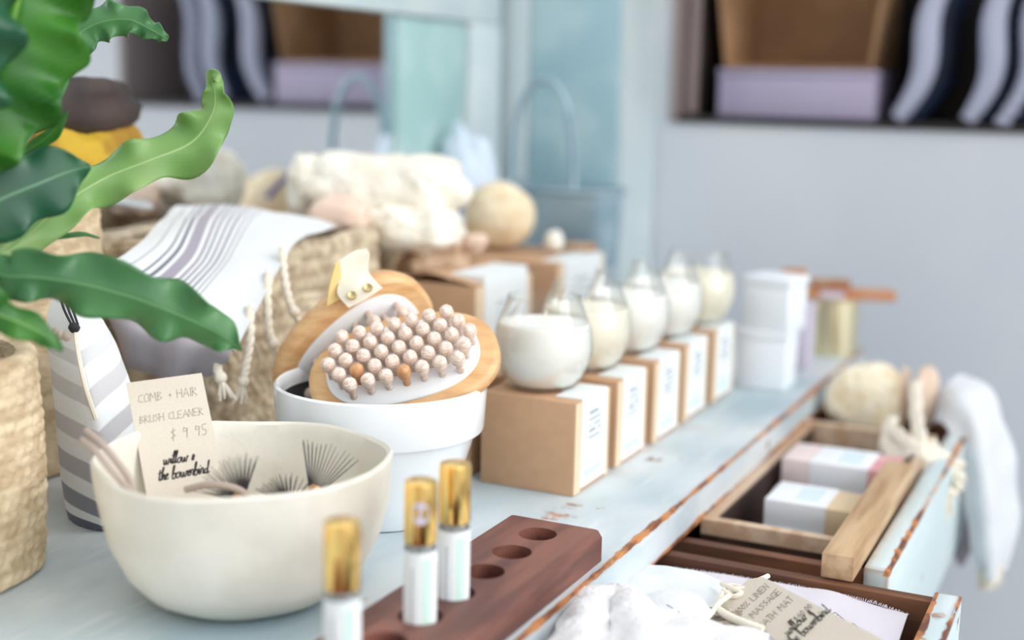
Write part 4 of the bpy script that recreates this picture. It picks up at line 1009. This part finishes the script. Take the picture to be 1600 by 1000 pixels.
obj('frayed_end', bm, 'cream_cord', t)
TH = thing('bath_towel', 'white fringed bath towel hanging over the far end of the open drawer', 'towel', at(1500, 640, d=1.45))
rows = [D4([(1470, 640, 1.47), (1478, 612, 1.47), (1488, 598, 1.48), (1498, 590, 1.50)]), D4([(1474, 660, 1.44), (1498, 628, 1.44), (1524, 614, 1.45), (1540, 612, 1.48)]),
        D4([(1492, 690, 1.42), (1522, 668, 1.41), (1552, 664, 1.43), (1568, 668, 1.47)]),
        D4([(1508, 765, 1.42), (1534, 760, 1.40), (1562, 755, 1.42), (1580, 755, 1.46)]), D4([(1518, 830, 1.42), (1540, 835, 1.40), (1562, 832, 1.42), (1580, 828, 1.46)]),
        D4([(1530, 895, 1.42), (1545, 905, 1.40), (1556, 895, 1.42), (1566, 880, 1.46)])]
obj('towel_cloth', sheet(bmesh.new(), rows, 40, 70, wr=.003, ws=25, thick=.006, disp=lambda u, v: .006*sin(u*12)*v), 'towel_white', TH)
bm = bmesh.new()
for k in range(22):
    f = k/21; e = at(1530+36*f, 893+8*sin(pi*f)-10*f, d=1.42-.02*sin(pi*f))
    tube(bm, [e, e+Vector((0, 0, -.012)), e+Vector((random.uniform(-.003, .003), 0, -.020))], [.0013, .0013, .0007], 5)
obj('fringe', bm, 'cream_cord', TH)
rows = [D4([(1482, 668, 1.49), (1500, 650, 1.49), (1512, 655, 1.50)]), D4([(1496, 740, 1.49), (1510, 740, 1.49), (1522, 745, 1.50)]), D4([(1488, 790, 1.48), (1505, 800, 1.48), (1525, 800, 1.49)]), D4([(1485, 835, 1.47), (1500, 885, 1.47), (1520, 860, 1.48)])]
tag(obj('wash_cloth', sheet(bmesh.new(), rows, 16, 40, wr=.003, thick=.003), 'towel_under'), 'dark grey cloth hanging behind the white fringed bath towel', 'cloth')
# ---------------------------------------------------------------- nearer drawer: linens, mitt and tag
zc = -.040
def clothpx(rows, z, nu, nv, **k):
    return sheet(bmesh.new(), [[Vector((min(p.x, -.1165), min(p.y, .9495), p.z)) for p in [at(a, b, z=z+dz) for a, b, dz in r]] for r in rows], nu, nv, **k)
for k_ in range(3):
    z_ = -.1545+.034*k_
    tag(obj('folded_linen', box(bmesh.new(), -.40+.01*k_, -.128, .60, .938-.004*k_, z_, z_+.0335, bev=.012, seg=4), 'towel_white' if k_ != 1 else 'linen_grey'),
        ['white folded linen at the bottom of the stack in the nearer drawer', 'lilac grey folded linen, middle of the stack in the nearer drawer', 'white folded linen at the top of the stack, under the linen mat'][k_], 'linen', 'folded linens in the drawer')
mt = thing('bath_mat', 'pale lilac grey linen mat with frayed edge spread in the nearer drawer', 'mat', (-.22, .85, -.12))
rows = [[(1030, 872, -.004), (1100, 862, -.002), (1180, 874, 0), (1262, 912, .001), (1345, 935, 0), (1418, 962, -.002)],
        [(1000, 905, 0), (1085, 900, .004), (1160, 915, .004), (1240, 950, .003), (1330, 975, .002), (1405, 1000, 0)],
        [(960, 950, 0), (1060, 955, 0), (1130, 970, 0), (1215, 1000, 0), (1310, 1025, 0), (1390, 1050, 0)],
        [(930, 1000, -.002), (1030, 1020, 0), (1110, 1040, 0), (1200, 1070, 0), (1290, 1095, 0), (1360, 1110, -.002)]]
mo = obj('linen', clothpx(rows, zc, 90, 50, wr=.0012, ws=30, thick=.003), 'linen_grey', mt)
bm = bmesh.new(); top = [Vector((min(p.x, -.1165), min(p.y, .951), p.z)) for p in spline([at(a, b, z=zc+dz) for a, b, dz in rows[0]], 130)]
for p in top[20:]: tube(bm, [p+Vector((0, -.0035, .001)), p+Vector((random.uniform(-.001, .001), .0004, .0012+random.uniform(0, .001)))], [.0004, .0002], 4)
obj('frayed_edge', bm, 'linen_grey', mt)
rows2 = [[(1418, 962, -.004), (1424, 965, -.02)], [(1400, 1003, -.004), (1412, 1010, -.02)], [(1380, 1050, -.004), (1395, 1056, -.02)]]
lb = obj('sewn_label', clothpx([[(1255, 948, 0), (1300, 962, 0), (1345, 990, 0)], [(1235, 985, 0), (1280, 1005, 0), (1330, 1030, 0)]], zc+.0065, 20, 12, wr=.0006, thick=.0008), 'label_white', mt)
bm = bmesh.new()
for (x, y) in ((1290, 958), (1318, 975)):
    for k in range(3):
        tube(bm, spline([at(x+dx+5*k, y+dy+k*4, z=zc+.0092) for dx, dy in ((0, 0), (6, -3), (9, 1), (15, -1), (20, 3))], 14), .00025, 5)
obj('script_mark', bm, 'pen', lb)
tag(obj('gauze_cloth', clothpx([[(985, 880, 0), (1060, 888, .003), (1120, 905, .003), (1165, 925, 0)], [(960, 905, .002), (1040, 915, .006), (1100, 930, .005), (1140, 945, .002)], [(930, 935, 0), (1010, 948, .004), (1070, 962, .003), (1110, 975, 0)]], zc+.0095, 50, 36, wr=.002, ws=40, thick=.002), 'gauze'),
    'sheer white gauze cloth lying on the linen mat at the dresser edge', 'cloth')
tag(obj('cotton_cloth', clothpx([[(1000, 938, .002), (1040, 926, .006), (1085, 932, .007), (1112, 955, .004)], [(985, 960, .002), (1025, 960, .007), (1065, 965, .007), (1095, 978, .004)], [(965, 985, -.004), (1010, 992, .002), (1050, 998, .002), (1080, 1004, -.002)]], zc+.018, 30, 24, wr=.001, thick=.003), 'towel_white'),
    'smooth white cotton cloth with a stitched hem, folded between gauze and terry towel', 'cloth')
bm = bmesh.new()
for seg in (((1042, 945), (1052, 951)), ((1060, 955), (1072, 966)), ((1040, 965), (1048, 972))):
    tube(bm, [at(seg[0][0], seg[0][1], z=zc+.027), at(seg[1][0], seg[1][1], z=zc+.027)], .0004, 5)
tag(obj('stitching', bm, 'label_grey'), 'short grey thread stitches on the smooth white cotton cloth', 'thread')
ty = thing('terry_towel', 'thick fluffy white terry towel bulging over the edge of the nearer drawer', 'towel', (-.30, .80, -.03))
rows = [[(905, 945, -.012), (935, 924, .004), (965, 918, .010), (1000, 935, .006), (1040, 965, .0), (1120, 985, 0), (1200, 1002, -.004)],
        [(890, 965, .0), (925, 945, .012), (960, 945, .004), (1000, 965, .014), (1050, 990, .008), (1120, 1010, .006), (1200, 1030, 0)],
        [(878, 985, .0), (915, 975, .014), (955, 985, .002), (1000, 1000, .016), (1060, 1020, .012), (1130, 1045, .008), (1210, 1070, 0)],
        [(850, 1030, .0), (900, 1030, .016), (950, 1040, .012), (1010, 1060, .016), (1070, 1080, .010), (1140, 1100, .008), (1220, 1120, 0)]]
obj('towel_cloth', clothpx(rows, -.014, 110, 70, wr=.0035, ws=45, thick=.012), 'terry', ty)
tag(obj('exfoliating_mitt', clothpx([[(1105, 955, 0), (1150, 958, .002), (1200, 985, 0)], [(1110, 968, .002), (1150, 982, .005), (1195, 1000, .002)], [(1118, 985, 0), (1150, 1002, .002), (1190, 1020, 0)]], zc+.011, 30, 20, wr=.001, thick=.005), 'sisal'),
    'brown and white flecked woven mitt under the cream cord and paper tag', 'mitt')
zt_ = zc+.0145
a, b, c = at(1122, 948, z=-.026), at(1212, 1000, z=-.0265), at(1188, 906, z=-.008)
yx = (a-b).normalized(); xx = (c-a); w = xx.length*1.05; xx = (xx-yx*xx.dot(yx)).normalized(); nn = xx.cross(yx)
L = .125; O = a-yx*L; M = Matrix.Identity(4)
for i in range(3): M[i][0] = xx[i]; M[i][1] = yx[i]; M[i][2] = nn[i]; M[i][3] = O[i]
if nn.z < 0: nn = -nn
tg = thing('paper_tag', 'brown paper swing tag with pencil price lying on the linens', 'tag', a)
bm = bmesh.new(); cc_ = .008
slab(bm, [M @ Vector(q) for q in ((0, 0, -.0003), (w, 0, -.0003), (w, L-cc_, -.0003), (w-cc_, L, -.0003), (0, L, -.0003))], .0006, nn)
obj('tag_sheet', bm, 'card', tg, False)
def tagline(s_, font, px0, py0, px1, py1, hh, wd, mt_):
    inv = M.inverted(); q = []
    for (px, py) in ((px0, py0), (px1, py1)):
        r_ = ray(px, py); q.append(inv @ (CC+r_*((O-CC).dot(nn)/r_.dot(nn))))
    bm = bmesh.new(); sg = 1 if (M.to_3x3() @ Vector((0, 0, 1))).dot(nn) > 0 else -1
    letters(bm, s_, font, M, q[0].x, q[0].y, hh, wd, .1, .0007*sg)
    return obj('handwriting' if font is CAP else 'printed_name', bm, mt_, tg)
tagline('100% LINEN', CAP, 1155, 962, 1200, 936, .0062, .00016, 'pen')
tagline('MASSAGE', CAP, 1178, 967, 1215, 947, .0064, .00016, 'pen')
tagline('BATH MAT', CAP, 1192, 984, 1238, 957, .0064, .00016, 'pen')
tagline('$40.00', CAP, 1246, 973, 1268, 960, .0056, .00016, 'pen')
tagline('willow &', SCR, 1233, 994, 1266, 976, .0046, .0003, 'ink')
tagline('the bowerbird', SCR, 1240, 1010, 1292, 981, .0046, .0003, 'ink')
cd = thing('string_knot', 'cream cotton string knotted at the top of the paper tag', 'cord', at(1140, 925, z=zc+.02))
bm = bmesh.new(); zk = zc+.0185
for q in ([(1122, 945, 0), (1130, 925, .003), (1140, 915, .004), (1165, 918, .004), (1178, 910, .003), (1200, 900, .001)], [(1140, 930, .002), (1152, 920, .006), (1172, 922, .006), (1176, 930, .003), (1166, 934, .001)],
          [(1128, 912, .001), (1140, 918, .006), (1158, 926, .006), (1145, 932, .003), (1130, 922, .004)], [(1098, 972, .001), (1112, 958, .002), (1122, 944, .003), (1140, 930, .005)]):
    tube(bm, spline([at(a_, b_, z=zk+dz) for a_, b_, dz in q], 24), .0019, 8)
obj('knot', bm, 'cream_cord', cd)
obj('thick_end', tube(bmesh.new(), spline([at(1118, 950, z=zk+.001), at(1140, 964, z=zk+.002), at(1165, 974, z=zk+.002), at(1192, 984, z=zk+.001)], 20), .0030, 10), 'cream_cord', cd)
# things at the far left of the dresser, seen past the fern
basket(-.887, -.800, .70, .872, .226, 'tall straw basket between the fern and the seagrass basket, holding mustard cloth', 'straw', disp=braid(.009, .010, .002, .7), nr=60, nh=60, e=4.5, seed=33, rimw=.004)
tag(obj('mustard_cloth', lump(Vector((-.843, .865, .258)), .028, .092, .030, wr=.35, seed=31), 'yellow_cloth'), 'crumpled mustard yellow cloth in the tall straw basket behind the fern', 'cloth')
tag(obj('leather_pouch', lump(Vector((-.848, .875, .306)), .026, .070, .026, wr=.15, seed=41, e=3), 'brown_leather'), 'dark brown leather pouch lying on top of the mustard cloth', 'pouch')
tag(obj('orange_scarf', lump(Vector((-.850, .845, .341)), .018, .030, .011, wr=.3, seed=51), 'yellow_cloth'), 'small orange mustard scarf folded on the dark brown pouch', 'scarf')
